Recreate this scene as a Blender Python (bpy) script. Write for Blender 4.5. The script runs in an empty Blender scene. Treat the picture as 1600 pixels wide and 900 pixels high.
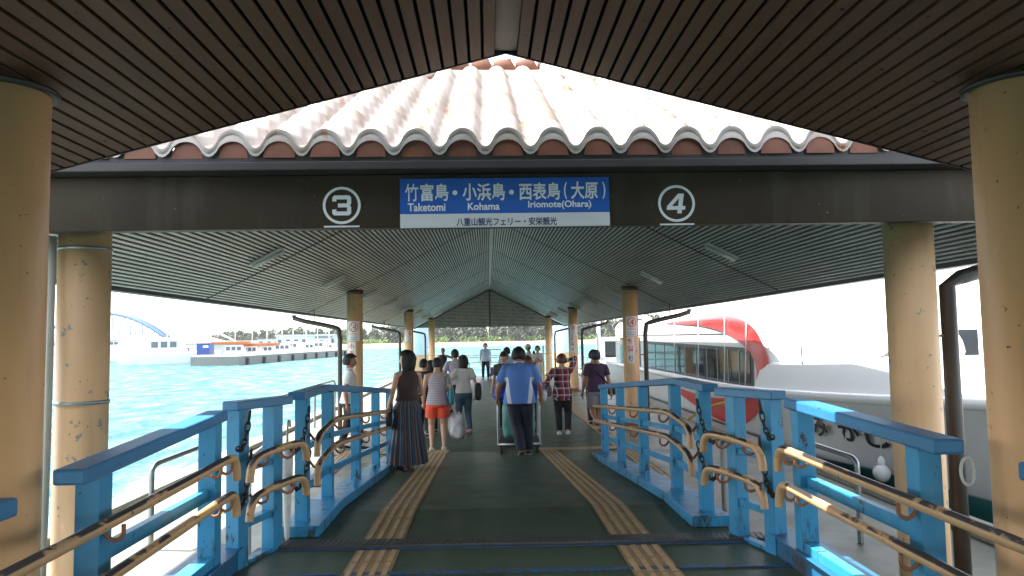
import bpy, bmesh, math, random
from mathutils import Vector, Matrix, noise
R = math.radians
rnd = random.Random(7)
sc = bpy.context.scene
COL = sc.collection
V = Vector

# ------------------------------------------------------------------ camera, sky, sun, exposure
F_PX, CAM_Z = 1150.0, 1.97
def _n(v): return v.normalized()
_Y = _n(V((762-800, -(528-450), -F_PX)))
_X0 = V((1, .0147, -.033)); _X = _n(_X0 - _Y*_X0.dot(_Y)); _Z = _X.cross(_Y)
RM = Matrix((_X, _Y, _Z))                      # camera space -> world
cam_d = bpy.data.cameras.new('camera'); cam = bpy.data.objects.new('camera', cam_d); COL.objects.link(cam)
cam_d.sensor_width = 36; cam_d.lens = 36*F_PX/1600; cam_d.clip_start = .05; cam_d.clip_end = 6000
cam.matrix_world = Matrix.Translation((0, 0, CAM_Z)) @ RM.to_4x4()
sc.camera = cam
def AY(px, py, Y):                              # survey helper: photo pixel -> world point on the plane y=Y
    d = RM @ V((px-800, 450-py, -F_PX)); return V((0, 0, CAM_Z)) + d*(Y/d.y)
def AZ(px, py, z=0):
    d = RM @ V((px-800, 450-py, -F_PX)); return V((0, 0, CAM_Z)) + d*((z-CAM_Z)/d.z)

SUN = _n(V((-.55, .09, 1.0)))
w = bpy.data.worlds.new('World'); sc.world = w; w.use_nodes = True
nt = w.node_tree; nt.nodes.clear()
sky = nt.nodes.new('ShaderNodeTexSky'); sky.sky_type = 'NISHITA'; sky.sun_disc = False
sky.sun_elevation = math.asin(SUN.z); sky.sun_rotation = math.atan2(SUN.x, SUN.y)
sky.air_density = 1.0; sky.dust_density = 1.0; sky.ozone_density = 1.0
hs = nt.nodes.new('ShaderNodeHueSaturation'); hs.inputs['Saturation'].default_value = .40
bg = nt.nodes.new('ShaderNodeBackground'); bg.inputs[1].default_value = .15
wo = nt.nodes.new('ShaderNodeOutputWorld')
nt.links.new(sky.outputs[0], hs.inputs['Color']); nt.links.new(hs.outputs[0], bg.inputs[0]); nt.links.new(bg.outputs[0], wo.inputs[0])
sd = bpy.data.lights.new('sun', 'SUN'); sd.energy = 3.6; sd.angle = R(.53); sd.color = (1, .96, .9)
so = bpy.data.objects.new('sun', sd); COL.objects.link(so); so.rotation_euler = (-SUN).to_track_quat('-Z', 'Y').to_euler()
sc.view_settings.view_transform = 'Standard'; sc.view_settings.look = 'None'
sc.view_settings.gamma = 1; sc.view_settings.use_curve_mapping = False
sc.view_settings.exposure = 2.38
sc.render.engine = 'CYCLES'
cy = sc.cycles; cy.use_denoising = True; cy.max_bounces = 8; cy.diffuse_bounces = 5; cy.glossy_bounces = 4
cy.transmission_bounces = 4; cy.caustics_reflective = False; cy.caustics_refractive = False; cy.sample_clamp_indirect = 8; cy.volume_bounces = 0

# ------------------------------------------------------------------ materials
def nd(nt, t, **kw):
    n = nt.nodes.new(t)
    for k, v in kw.items(): setattr(n, k, v)
    return n
class Mat:
    def __init__(s, name, col, rough=.6, metal=0, spec=None):
        s.m = bpy.data.materials.new(name); s.m.use_nodes = True; s.nt = s.m.node_tree
        s.b = s.nt.nodes['Principled BSDF']; s.L = s.nt.links.new
        s.b.inputs['Base Color'].default_value = (*col, 1); s.b.inputs['Roughness'].default_value = rough; s.b.inputs['Metallic'].default_value = metal
        if spec is not None: s.b.inputs['Specular IOR Level'].default_value = spec
        s.col = None; s.base = col; s.tc = None
    def co(s, scale=(1, 1, 1), kind='Object'):
        if s.tc is None: s.tc = nd(s.nt, 'ShaderNodeTexCoord')
        mp = nd(s.nt, 'ShaderNodeMapping'); mp.inputs['Scale'].default_value = scale
        s.L(s.tc.outputs[kind], mp.inputs[0]); return mp.outputs[0]
    def noise(s, scale, detail=4, stretch=(1, 1, 1), rough=.55):
        n = nd(s.nt, 'ShaderNodeTexNoise'); n.inputs['Scale'].default_value = scale; n.inputs['Detail'].default_value = detail; n.inputs['Roughness'].default_value = rough
        s.L(s.co(stretch), n.inputs['Vector']); return n.outputs['Fac']
    def ramp(s, fac, a, b):                       # 0 below a, 1 above b
        r = nd(s.nt, 'ShaderNodeMapRange'); r.inputs[1].default_value = a; r.inputs[2].default_value = b
        s.L(fac, r.inputs[0]); return r.outputs[0]
    def mix(s, fac, col):                         # mix current colour towards col
        m = nd(s.nt, 'ShaderNodeMix', data_type='RGBA')
        if s.col is None: m.inputs[6].default_value = (*s.base, 1)
        else: s.L(s.col, m.inputs[6])
        if hasattr(col, 'links'): s.L(col, m.inputs[7])
        else: m.inputs[7].default_value = (*col, 1)
        if isinstance(fac, (int, float)): m.inputs[0].default_value = fac
        else: s.L(fac, m.inputs[0])
        s.col = m.outputs[2]; s.L(s.col, s.b.inputs['Base Color']); return s
    def vary(s, scale=3, amt=.25, stretch=(1, 1, 1)):
        c = s.base; return s.mix(s.ramp(s.noise(scale, 5, stretch), .3, .75), tuple(x*(1-amt) for x in c))
    def bump(s, h, strength=.3, dist=.01):
        b = nd(s.nt, 'ShaderNodeBump'); b.inputs['Strength'].default_value = strength; b.inputs['Distance'].default_value = dist
        s.L(h, b.inputs['Height']); s.L(b.outputs[0], s.b.inputs['Normal']); return s
    def rough(s, fac, a, b):
        r = nd(s.nt, 'ShaderNodeMapRange'); r.inputs[3].default_value = a; r.inputs[4].default_value = b
        s.L(fac, r.inputs[0]); s.L(r.outputs[0], s.b.inputs['Roughness']); return s
    def math(s, op, a, b=0.0, c=None):
        n = nd(s.nt, 'ShaderNodeMath', operation=op)
        for i, x in enumerate((a, b, c)):
            if x is None: continue
            if isinstance(x, (int, float)): n.inputs[i].default_value = x
            else: s.L(x, n.inputs[i])
        return n.outputs[0]
    def xyz(s, kind='Object'):
        n = nd(s.nt, 'ShaderNodeSeparateXYZ'); s.L(s.co(kind=kind), n.inputs[0]); return n.outputs
M = {}
def simple(name, col, rough=.6, metal=0, var=.2, vs=4, bump=0, bs=40, spec=None):
    m = Mat(name, col, rough, metal, spec)
    if var: m.vary(vs, var)
    if bump: m.bump(m.noise(bs, 3), bump, .01)
    M[name] = m.m; return m

# dark slatted ceilings
def slat_mat(name, col, speck, rough):
    m = Mat(name, col, rough, 0, .25); m.vary(1.2, .35, (6, .35, 6))
    m.mix(m.ramp(m.noise(24, 2, (1, .6, 1)), .70, .73), speck); m.mix(m.math('MULTIPLY', m.ramp(m.noise(2.0, 5, (1, .25, 1), .65), .5, .75), .35), tuple(min(1, q*1.5) for q in col))
    m.bump(m.noise(30, 3, (1, .1, 1)), .15, .004)
    M[name] = m.m; return m
slat_mat('canopy_slat', (.128, .068, .042), (.012, .008, .006), .6)
slat_mat('shelter_slat', (.37, .36, .32), (.10, .10, .09), .38)
simple('slat_back', (.012, .012, .011), .9, var=0)
simple('shelter_back', (.02, .02, .018), .9, var=0)
m = simple('fascia', (.052, .037, .021), .55, var=0, spec=.2); m.vary(1.5, .4, (1, 1, .4)); m.mix(m.math('MULTIPLY', m.ramp(m.noise(3, 5, (1.5, 1, .25)), .55, .75), .35), (.11, .10, .085)); m.mix(m.math('MULTIPLY', m.ramp(m.noise(38, 2), .74, .77), .8), (.25, .24, .22))
simple('gutter', (.035, .030, .026), .5, var=.3)
simple('gutter_pale', (.17, .16, .13), .5, var=.2)
simple('glass_hazed', (.09, .11, .13), .2, 0, 0)  # distant window glass, colour lightened to stand in for haze
simple('ridge_brown', (.16, .12, .095), .5, var=.25)
# cream columns with peeled paint
def column_mat(name, col, peel, lo):
    m = Mat(name, col, .5); m.vary(2.2, .22, (1, 1, .4))
    p = m.ramp(m.noise(7, 6, (1, 1, .8), .62), lo, lo+.015)
    m.mix(p, peel)
    m.mix(m.ramp(m.noise(23, 4), .70, .72), (.18, .12, .07))
    m.mix(m.math('MULTIPLY', m.ramp(m.noise(3, 5, (3, 3, .3)), .55, .8), .35), (.28, .17, .08))
    m.bump(m.noise(28, 4), .25, .006); M[name] = m.m
column_mat('column_paint', (.86, .49, .23), (.45, .29, .13), .74)
column_mat('column_worn', (.80, .50, .26), (.30, .28, .25), .625)
# blue painted steel, rusted at the edges
m = Mat('blue_paint', (.026, .265, .50), .42); m.vary(2.5, .22); m.mix(m.math('MULTIPLY', m.ramp(m.noise(5, 6, (2, 2, .4)), .5, .75), .45), (.09, .30, .45)); m.mix(m.ramp(m.noise(9, 6, (1, 1, .6), .65), .64, .68), (.045, .028, .018)); zz_ = m.math('SUBTRACT', 1.0, m.math('MULTIPLY', m.math('SUBTRACT', m.xyz()[2], .30), 1.4)); m.mix(m.ramp(m.math('ADD', m.noise(6, 6, (1.5, 1.5, .5), .65), m.math('MULTIPLY', zz_, .20)), .68, .78), (.030, .035, .022)); m.mix(m.ramp(m.noise(34, 3), .71, .73), (.06, .035, .02)); m.mix(m.math('MULTIPLY', m.ramp(m.noise(3.2, 5), .58, .75), .5), (.02, .10, .17))
m.bump(m.noise(45, 3), .12, .004); M['blue_paint'] = m.m
m = Mat('blue_top', (.026, .18, .38), .45); m.vary(3, .3, (1, .3, 1)); m.mix(m.math('MULTIPLY', m.ramp(m.noise(7, 6, (1, .3, 1), .65), .52, .72), .5), (.07, .20, .32)); m.mix(m.ramp(m.noise(16, 5, (1, .5, 1), .6), .67, .70), (.04, .03, .025)); m.bump(m.noise(60, 2, (1, .08, 1)), .3, .004); M['blue_top'] = m.m
m = Mat('blue_girder', (.020, .13, .27), .45); m.vary(3, .3); m.mix(m.ramp(m.noise(4, 6, rough=.65), .56, .66), (.05, .035, .025)); M['blue_girder'] = m.m
# handrail: beige coating worn through to black on its upper side
m = Mat('handrail', (.56, .34, .17), .42); m.vary(5, .2)
g = nd(m.nt, 'ShaderNodeNewGeometry'); sx = nd(m.nt, 'ShaderNodeSeparateXYZ'); m.L(g.outputs['Normal'], sx.inputs[0])
up = m.ramp(sx.outputs[2], .35, .55); wn = m.ramp(m.noise(6, 5, (1, .6, 1), .6), .44, .48)
m.mix(m.math('MULTIPLY', up, wn), (.035, .028, .024)); m.mix(m.ramp(m.noise(26, 4), .68, .70), (.05, .03, .02)); M['handrail'] = m.m
simple('bracket_rust', (.34, .14, .06), .6, var=.4, vs=20)
simple('galvanised', (.34, .36, .36), .35, .8, .2, 12)
simple('chain_steel', (.05, .045, .04), .45, .7, .4, 40)
simple('pipe_brown', (.055, .042, .034), .4, 0, .25, 3)
simple('conduit', (.42, .41, .34), .5, 0, .2, 3)
# floors
m = Mat('deck_green', (.044, .078, .040), .5); m.vary(.8, .3); m.mix(m.ramp(m.noise(2.2, 7, (1, .6, 1), .65), .60, .72), (.026, .03, .024)); m.mix(m.ramp(m.noise(90, 2), .66, .74), (.075, .08, .06)); m.mix(m.math('MULTIPLY', m.ramp(m.noise(.55, 5, (2.2, .5, 1), .6), .46, .66), .55), (.085, .105, .07)); m.mix(m.math('MULTIPLY', m.ramp(m.noise(4.5, 5, (1, .35, 1), .7), .62, .70), .7), (.018, .022, .016));  m.mix(m.math('MULTIPLY', m.ramp(m.noise(1.1, 6, (3, .4, 1), .7), .58, .7), .4), (.08, .085, .07)); m.rough(m.noise(3, 4), .35, .62)
m.bump(m.noise(180, 2), .25, .003); M['deck_green'] = m.m
m = Mat('deck_pale', (.23, .23, .17), .6); m.vary(.9, .35); m.mix(m.ramp(m.noise(.7, 6, rough=.6), .50, .62), (.11, .12, .085)); m.rough(m.noise(.8, 4), .2, .75); m.bump(m.noise(60, 3), .2, .005); M['deck_pale'] = m.m
simple('concrete', (.36, .35, .31), .8, 0, .35, 1.5, .3, 20)
simple('tactile', (.34, .23, .12), .6, 0, .35, 5)
simple('tactile_rib', (.50, .34, .17), .5, 0, .35, 6)
m = simple('threshold', (.11, .11, .105), .45, .4, .3, 6)
m = simple('blue_line', (.03, .11, .27), .5, 0, .4, 9); m.mix(m.ramp(m.noise(30, 5), .48, .58), (.04, .05, .045))
# water
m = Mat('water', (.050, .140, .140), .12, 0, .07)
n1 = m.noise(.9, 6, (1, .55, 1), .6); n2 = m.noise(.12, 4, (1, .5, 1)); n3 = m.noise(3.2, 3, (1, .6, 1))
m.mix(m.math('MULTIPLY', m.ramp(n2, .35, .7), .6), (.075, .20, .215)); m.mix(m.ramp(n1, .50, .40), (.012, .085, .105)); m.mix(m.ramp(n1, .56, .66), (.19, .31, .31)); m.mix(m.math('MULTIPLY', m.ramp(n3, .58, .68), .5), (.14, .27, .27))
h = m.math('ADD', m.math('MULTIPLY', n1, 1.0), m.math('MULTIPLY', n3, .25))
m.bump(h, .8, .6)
df = nd(m.nt, 'ShaderNodeBsdfDiffuse'); gl = nd(m.nt, 'ShaderNodeBsdfGlossy'); mx = nd(m.nt, 'ShaderNodeMixShader'); fr = nd(m.nt, 'ShaderNodeFresnel')
fr.inputs[0].default_value = 1.33; gl.inputs['Roughness'].default_value = .12; bn = m.b.inputs['Normal'].links[0].from_socket
for n_ in (df, gl, fr): m.L(bn, n_.inputs['Normal'])
m.L(m.col, df.inputs[0]); m.L(m.math('MINIMUM', fr.outputs[0], .20), mx.inputs[0]); m.L(df.outputs[0], mx.inputs[1]); m.L(gl.outputs[0], mx.inputs[2])
m.L(mx.outputs[0], m.nt.nodes['Material Output'].inputs[0])
M['water'] = m.m
simple('sand', (.27, .21, .15), .9, 0, .35, .1)
simple('land_green', (.06, .09, .03), .9, 0, .4, .05)
simple('sea_wall', (.19, .19, .175), .9, 0, .3, .1)
# tiles
m = Mat('roof_tile', (.36, .28, .225), .38); m.vary(4, .28); m.mix(m.ramp(m.noise(1.3, 5), .42, .6), (.44, .375, .33)); m.mix(m.ramp(m.noise(6, 5), .62, .70), (.33, .13, .06)); M['roof_tile'] = m.m
simple('tile_cap', (.20, .065, .03), .55, 0, .4, 7)
simple('plaster', (.78, .76, .72), .8, 0, .15, 2)
# sign
simple('sign_blue', (.003, .105, .46), .35, 0, .06, 3)
simple('sign_white', (.72, .72, .73), .4, 0, .08, 3)
simple('letter_white', (.80, .80, .82), .5, 0, 0)
simple('letter_navy', (.010, .010, .11), .5, 0, 0)
simple('letter_red', (.55, .02, .04), .5, 0, 0)
simple('letter_black', (.01, .01, .01), .5, 0, 0)
simple('sign_plate', (.72, .70, .66), .45, 0, .12, 5)
simple('lamp_cover', (.42, .41, .37), .4, 0, .15, 4)
# boats
simple('boat_white', (.78, .79, .80), .22, 0, .06, .6)
m = simple('hull_white', (.62, .62, .62), .3, 0, 0); m.vary(.8, .12); z = m.xyz()[2]; m.mix(m.ramp(z, .03, .0), (.035, .17, .17)); m.mix(m.ramp(z, -.42, -.45), (.0, .07, .06))
simple('boat_red', (.60, .035, .035), .25, 0, .1, 1)
simple('boat_blue', (.012, .05, .26), .4, 0, .1, 1)
simple('glass_dark', (.008, .012, .014), .06, 0, 0, spec=.4)
simple('frame_black', (.012, .012, .013), .4, 0, 0)
simple('rope_white', (.70, .69, .66), .8, 0, .2, 20)
simple('rope_yellow', (.60, .42, .05), .8, 0, .2, 20)
simple('orange_cloth', (.45, .13, .025), .7, 0, .2, 1)
simple('tile_orange', (.55, .28, .17), .8, 0, .2, .3)
simple('bridge_blue', (.045, .14, .36), .5, 0, .1, .1)
simple('building_white', (.62, .61, .58), .8, 0, .15, .2)
simple('dark_grey', (.06, .06, .065), .6, 0, .2, 2)
simple('pile_tan', (.55, .36, .19), .6, 0, .2, 1.5)
simple('pile_blue', (.42, .56, .68), .5, 0, .15, 1)
simple('teal_cover', (.10, .27, .25), .6, 0, .25, 6, .5, 12)
simple('blue_cloth', (.02, .05, .36), .6, 0, .3, 8, .4, 14)
simple('yellow_paint', (.75, .50, .03), .5, 0, .1, 5)
simple('trolley_blue', (.02, .06, .35), .4, 0, .1, 5)
simple('leaf_pine', (.125, .145, .095), .8, 0, .45, .09)
simple('leaf_bright', (.16, .26, .05), .7, 0, .35, .15)
simple('bark', (.12, .09, .06), .9, 0, .3, 5)
simple('rubber', (.015, .015, .015), .7, 0, 0)

# ------------------------------------------------------------------ mesh helpers
class MB:
    def __init__(s): s.v = []; s.f = []; s.sm = []
    def add(s, vs, fs, smooth=False):
        o = len(s.v); s.v += [tuple(p) for p in vs]
        for f in fs: s.f.append(tuple(i+o for i in f)); s.sm.append(smooth)
        return s
    def box(s, c, d, rot=None):
        c = V(c); x, y, z = d[0]/2, d[1]/2, d[2]/2
        vs = [V((a*x, b*y, e*z)) for e in (-1, 1) for b in (-1, 1) for a in (-1, 1)]
        if rot is not None: vs = [rot @ p for p in vs]
        return s.add([c+p for p in vs], [(0, 2, 3, 1), (4, 5, 7, 6), (0, 1, 5, 4), (2, 6, 7, 3), (0, 4, 6, 2), (1, 3, 7, 5)])
    def bar(s, a, b, wd, ht, up=(0, 0, 1)):       # rectangular bar from a to b, ht measured along up
        a, b = V(a), V(b); t = (b-a).normalized(); up = V(up); sx = t.cross(up).normalized(); u = sx.cross(t)
        vs = [p + sx*i*wd/2 + u*j*ht/2 for p in (a, b) for i, j in ((-1, -1), (1, -1), (1, 1), (-1, 1))]
        return s.add(vs, [(3, 2, 1, 0), (4, 5, 6, 7), (0, 1, 5, 4), (1, 2, 6, 5), (2, 3, 7, 6), (3, 0, 4, 7)])
    def tube(s, pts, r, seg=10, caps=True, closed=False):
        pts = [V(p) for p in pts]; n = len(pts); rr = r if isinstance(r, list) else [r]*n
        rings = []; ref = None
        for i, p in enumerate(pts):
            if closed: t = pts[(i+1) % n]-pts[i-1]
            else: t = pts[min(i+1, n-1)]-pts[max(i-1, 0)]
            t = t.normalized()
            if ref is None: ref = V((0, 0, 1)) if abs(t.z) < .9 else V((1, 0, 0))
            u = t.cross(ref).normalized(); ref = u.cross(t).normalized()
            q = rr[i]; qa, qb = q if isinstance(q, (tuple, list)) else (q, q)
            rings.append([p + u*math.cos(2*math.pi*k/seg)*qa + ref*math.sin(2*math.pi*k/seg)*qb for k in range(seg)])
        vs = [q for ring in rings for q in ring]; fs = []
        for i in range(n if closed else n-1):
            j = (i+1) % n
            for k in range(seg): k2 = (k+1) % seg; fs.append((i*seg+k, i*seg+k2, j*seg+k2, j*seg+k))
        s.add(vs, fs, True)
        if caps and not closed:
            s.add(rings[0], [tuple(range(seg))[::-1]]); s.add(rings[-1], [tuple(range(seg))])
        return s
    def lathe(s, prof, c=(0, 0, 0), seg=24):
        c = V(c); vs = []; fs = []; n = len(prof)
        for r, z in prof:
            for k in range(seg): a = 2*math.pi*k/seg; vs.append(c+V((r*math.cos(a), r*math.sin(a), z)))
        for i in range(n-1):
            for k in range(seg): k2 = (k+1) % seg; fs.append((i*seg+k, i*seg+k2, (i+1)*seg+k2, (i+1)*seg+k))
        return s.add(vs, fs, True)
    def ell(s, c, r, seg=12, rings=8, fn=None, rot=None):
        c = V(c); vs = []; fs = []
        for i in range(rings+1):
            th = math.pi*i/rings
            for k in range(seg):
                ph = 2*math.pi*k/seg; d = V((math.sin(th)*math.cos(ph), math.sin(th)*math.sin(ph), math.cos(th)))
                p = V((d.x*r[0], d.y*r[1], d.z*r[2]))
                if fn: p = fn(p, d)
                if rot is not None: p = rot @ p
                vs.append(c+p)
        for i in range(rings):
            for k in range(seg): k2 = (k+1) % seg; fs.append((i*seg+k, (i+1)*seg+k, (i+1)*seg+k2, i*seg+k2))
        return s.add(vs, fs, True)
    def prism(s, poly, z0, z1):                   # xy polygon extruded in z
        n = len(poly); vs = [(x, y, z0) for x, y in poly]+[(x, y, z1) for x, y in poly]
        return s.add(vs, [tuple(range(n))[::-1], tuple(range(n, 2*n))]+[(i, (i+1) % n, n+(i+1) % n, n+i) for i in range(n)])
    def quad(s, a, b, c, d): return s.add([a, b, c, d], [(0, 1, 2, 3)])
    def mesh(s, name):
        me = bpy.data.meshes.new(name); me.from_pydata(s.v, [], s.f)
        me.polygons.foreach_set('use_smooth', s.sm); me.update(); return me
    def build(s, name, mat=None, parent=None, bevel=0, normals=True):
        me = s.mesh(name)
        if normals:
            bm = bmesh.new(); bm.from_mesh(me); bmesh.ops.remove_doubles(bm, verts=bm.verts, dist=1e-5); bmesh.ops.recalc_face_normals(bm, faces=bm.faces); bm.to_mesh(me); bm.free()
        return link(name, me, mat, parent, bevel)
def link(name, me, mat=None, parent=None, bevel=0):
    o = bpy.data.objects.new(name, me); COL.objects.link(o)
    if mat: me.materials.clear(); me.materials.append(M[mat] if isinstance(mat, str) else mat)
    if parent: o.parent = parent
    if bevel:
        b = o.modifiers.new('bevel', 'BEVEL'); b.width = bevel; b.segments = 2; b.limit_method = 'ANGLE'; b.angle_limit = R(40)
    return o
def tag(o, label=None, cat=None, group=None, kind=None):
    for k, v in (('label', label), ('category', cat), ('group', group), ('kind', kind)):
        if v: o[k] = v
    return o
def thing(name, label, cat, loc=(0, 0, 0), rz=0, group=None):
    o = bpy.data.objects.new(name, None); COL.objects.link(o); o.location = loc; o.rotation_euler = (0, 0, rz); o.empty_display_size = .1
    return tag(o, label, cat, group)
def dup(root, loc, rz, label):
    def cp(o, p):
        c = o.copy(); COL.objects.link(c); c.parent = p
        for ch in [x for x in COL.objects if x.parent == o]: cp(ch, c)
        return c
    r = cp(root, None); r.location = loc; r.rotation_euler = (0, 0, rz); r['label'] = label; return r
FNT = None
def text_verts(s, size, bold=0.0, align='CENTER', wscale=1.0, shear=0):
    """flat letters as (verts, faces) in the xz plane, x to the right, centred on its own box height"""
    cu = bpy.data.curves.new('t', 'FONT'); cu.body = s; cu.size = size; cu.align_x = align; cu.offset = bold; cu.shear = shear; cu.resolution_u = 3
    o = bpy.data.objects.new('t', cu); COL.objects.link(o)
    dg = bpy.context.evaluated_depsgraph_get(); dg.update()
    me = bpy.data.meshes.new_from_object(o.evaluated_get(dg))
    vs = [(v.co.x*wscale, 0, v.co.y) for v in me.vertices]; fs = [tuple(p.vertices) for p in me.polygons]
    bpy.data.objects.remove(o); bpy.data.curves.remove(cu); bpy.data.meshes.remove(me)
    if vs:
        z0 = min(v[2] for v in vs); z1 = max(v[2] for v in vs); x0 = min(v[0] for v in vs); x1 = max(v[0] for v in vs)
        xc = (x0+x1)/2 if align == 'CENTER' else 0
        vs = [(v[0]-xc, 0, v[2]-(z0+z1)/2) for v in vs]
    return vs, fs
def fit_text(s, wd, ht, bold=0):                 # letters scaled to a wd x ht box
    vs, fs = text_verts(s, 1, bold)
    x = max(abs(v[0]) for v in vs)*2 or 1; z = max(abs(v[2]) for v in vs)*2 or 1
    return [(v[0]*wd/x, 0, v[2]*ht/z) for v in vs], fs
def digit(k):
    if k == 3:
        P = [[(0, .8), (.78, .8), (.78, 1), (.1, 1), (0, .9)], [(.78, 0), (.9, 0), (1, .1), (1, .42), (.93, .5), (.78, .5)], [(.78, .5), (.93, .5), (1, .58), (1, .9), (.9, 1), (.78, 1)],
             [(.3, .4), (.78, .4), (.78, .6), (.3, .6)], [(.1, 0), (.78, 0), (.78, .2), (0, .2), (0, .1)], [(0, .2), (.22, .2), (.22, .3), (0, .3)], [(0, .7), (.22, .7), (.22, .8), (0, .8)]]
    else:
        P = [[(.60, 0), (.84, 0), (.84, 1), (.60, 1)], [(0, .18), (.60, .18), (.60, .37), (0, .37)], [(.84, .18), (1, .18), (1, .37), (.84, .37)], [(0, .37), (.26, .37), (.60, .76), (.60, 1), (.52, 1)]]
    mb = MB()
    for p in P:
        mb.add([(x-.5+((y-.5)*.16 if k == 4 else 0), 0, y-.5) for x, y in p], [tuple(range(len(p)))])
    return mb.v, mb.f
def place(mb, vf, at, sx=1, sz=1, wrap=None):    # put letters at a point; wrap=(cx, cy, r) bends them round a column
    vs, fs = vf; out = []
    for x, y, z in vs:
        x, z = x*sx, z*sz
        if wrap:
            cx, cy_, r = wrap; a = (x+at[0]-cx)/r; out.append((cx+r*math.sin(a), cy_-r*math.cos(a), at[2]+z))
        else: out.append((at[0]+x, at[1], at[2]+z))
    mb.add(out, fs)
def ring_vf(r0, r1, n=40):
    vs = []; fs = []
    for i in range(n): a = 2*math.pi*i/n; vs += [(r0*math.cos(a), 0, r0*math.sin(a)), (r1*math.cos(a), 0, r1*math.sin(a))]
    for i in range(n): j = (i+1) % n; fs.append((2*i, 2*i+1, 2*j+1, 2*j))
    return vs, fs
def rect_vf(wd, ht, n=1):
    vs = [(-wd/2+wd*i/n, 0, z) for z in (-ht/2, ht/2) for i in range(n+1)]
    return vs, [(i, i+1, n+2+i, n+1+i) for i in range(n)]
def chaikin(pts, k=2):
    pts = [V(p) for p in pts]
    for _ in range(k):
        q = [pts[0]]
        for a, b in zip(pts, pts[1:]): q += [a*.75+b*.25, a*.25+b*.75]
        pts = q+[pts[-1]]
    return pts
CX = .13                                          # centre line of pontoon and gangway
ZP = .47                                          # level landing above pontoon deck
Y1, Y2 = 6.62, 12.9                               # sloping plate between landing and pontoon
def floor_z(y): return ZP if y <= Y1 else (0 if y >= Y2 else ZP*(1-(y-Y1)/(Y2-Y1)))

# ------------------------------------------------------------------ the setting
def grid(x0, x1, y0, y1, z, name, mat, kind='structure'):
    o = MB().quad((x0, y0, z), (x1, y0, z), (x1, y1, z), (x0, y1, z)).build(name, mat); return tag(o, kind=kind)
SEA = -.9
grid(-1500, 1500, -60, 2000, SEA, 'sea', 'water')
# pontoon
b = MB(); b.box((CX, 21.6, -.75), (9.5, 33.8, 1.5)); tag(b.build('pontoon_deck', 'deck_pale'), kind='structure')
b = MB()
for s in (-1, 1): b.box((CX+s*4.6, 21.6, .045), (.3, 33.7, .09))
tag(b.build('pontoon_kerb', 'concrete', bevel=.015), kind='structure')
grid(CX-2.05, CX+2.05, 12.6, 38.3, .004, 'walkway_paint', 'deck_green')
tag(MB().box((CX, -1.5, -1.2), (12, 9.6, 2.4)).build('quay', 'concrete'), kind='structure')
# gangway landing and sloping plate
b = MB(); b.box((CX, 1.0, ZP-.06), (3.66, 9.1, .12))
b.add([(CX+s*x, y, z) for s, x in ((-1, 1.72), (1, 1.72)) for y, z in ((5.551, ZP), (Y1, ZP), (Y2, .012), (Y2, .002), (Y1, ZP-.12), (5.551, ZP-.12))],
      [(0, 1, 7, 6), (1, 2, 8, 7), (2, 3, 9, 8), (3, 4, 10, 9), (4, 5, 11, 10), (5, 0, 6, 11), (0, 5, 4, 1), (1, 4, 3, 2), (6, 7, 10, 11), (7, 8, 9, 10)])
tag(b.build('gangway_floor', 'deck_green'), kind='structure')
b = MB(); A, B = V((-1.62, 5.56, ZP+.012)), V((2.02, 5.46, ZP+.012)); b.bar(A, B, .17, .02)
n = 90
for i in range(n):
    p = A.lerp(B, (i+.5)/n); b.bar(p+V((-.012, -.07, .012)), p+V((.012, .07, .012)), .016, .006)
tag(b.build('threshold_plate', 'threshold'), kind='structure')
b = MB(); z = ZP+.005
b.bar((-1.6, 5.45, z), (2.0, 5.35, z), .035, .008); b.bar((-.95, 4.86, z), (2.0, 4.80, z), .05, .008); b.bar((-1.66, 4.84, z), (-1.0, 4.87, z), .03, .008)
b.bar((-1.62, 5.42, z), (-1.70, 4.88, z), .03, .008); b.bar((1.98, 5.32, z), (2.0-.06, 4.83, z), .03, .008)
tag(b.build('floor_line', 'blue_line'), kind='structure')
# tactile strips: flat mat plus four ribs
tb, rb = MB(), MB()
def strip(p0, p1, wd=.31, nr=4, dz=.006, seglen=.3):
    p0, p1 = V(p0), V(p1); t = p1-p0; L = t.length; t.normalize(); sd = V((-t.y, t.x, 0)).normalized(); up = t.cross(sd)*-1
    if up.z < 0: up = -up
    o = up*dz
    tb.quad(p0+sd*wd/2+o, p1+sd*wd/2+o, p1-sd*wd/2+o, p0-sd*wd/2+o)
    k = max(1, round(L/seglen))
    for i in range(nr):
        q = sd*wd*((i+.5)/nr-.5)
        for j in range(k):
            a = p0+t*(L*j/k+.012)+q+up*(dz+.003); c = p0+t*(L*(j+1)/k-.012)+q+up*(dz+.003); rb.bar(a, c, .034, .006, up)
for x0, x1, yb, yt in ((-.80, -.86, 5.40, 12.88), (1.05, 1.02, 5.36, 12.85)):
    strip((x0, 1.0, ZP), (x0, yb-.02, ZP)); strip((x0, 5.60, ZP), (x0, Y1, ZP)); strip((x0, Y1, ZP), (x1, Y2-.05, .012))
for x0, x1 in ((-.70, -2.75), (.87, 2.62)): strip((x0, 13.03, .006), (x1, 13.03, .006), .3)
strip((2.36, 13.2, .006), (2.30, 33, .006)); strip((-2.45, 12.85, .006), (-2.45, 10.2, .006)); strip((2.40, 12.85, .006), (2.40, 9.5, .006))
mat_o = tb.build('tactile_paving', 'tactile', normals=False); tag(mat_o, 'ochre tactile guide strips laid on the dark green gangway floor', 'tactile paving')
rb.build('ribs', 'tactile_rib', mat_o)

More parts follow.
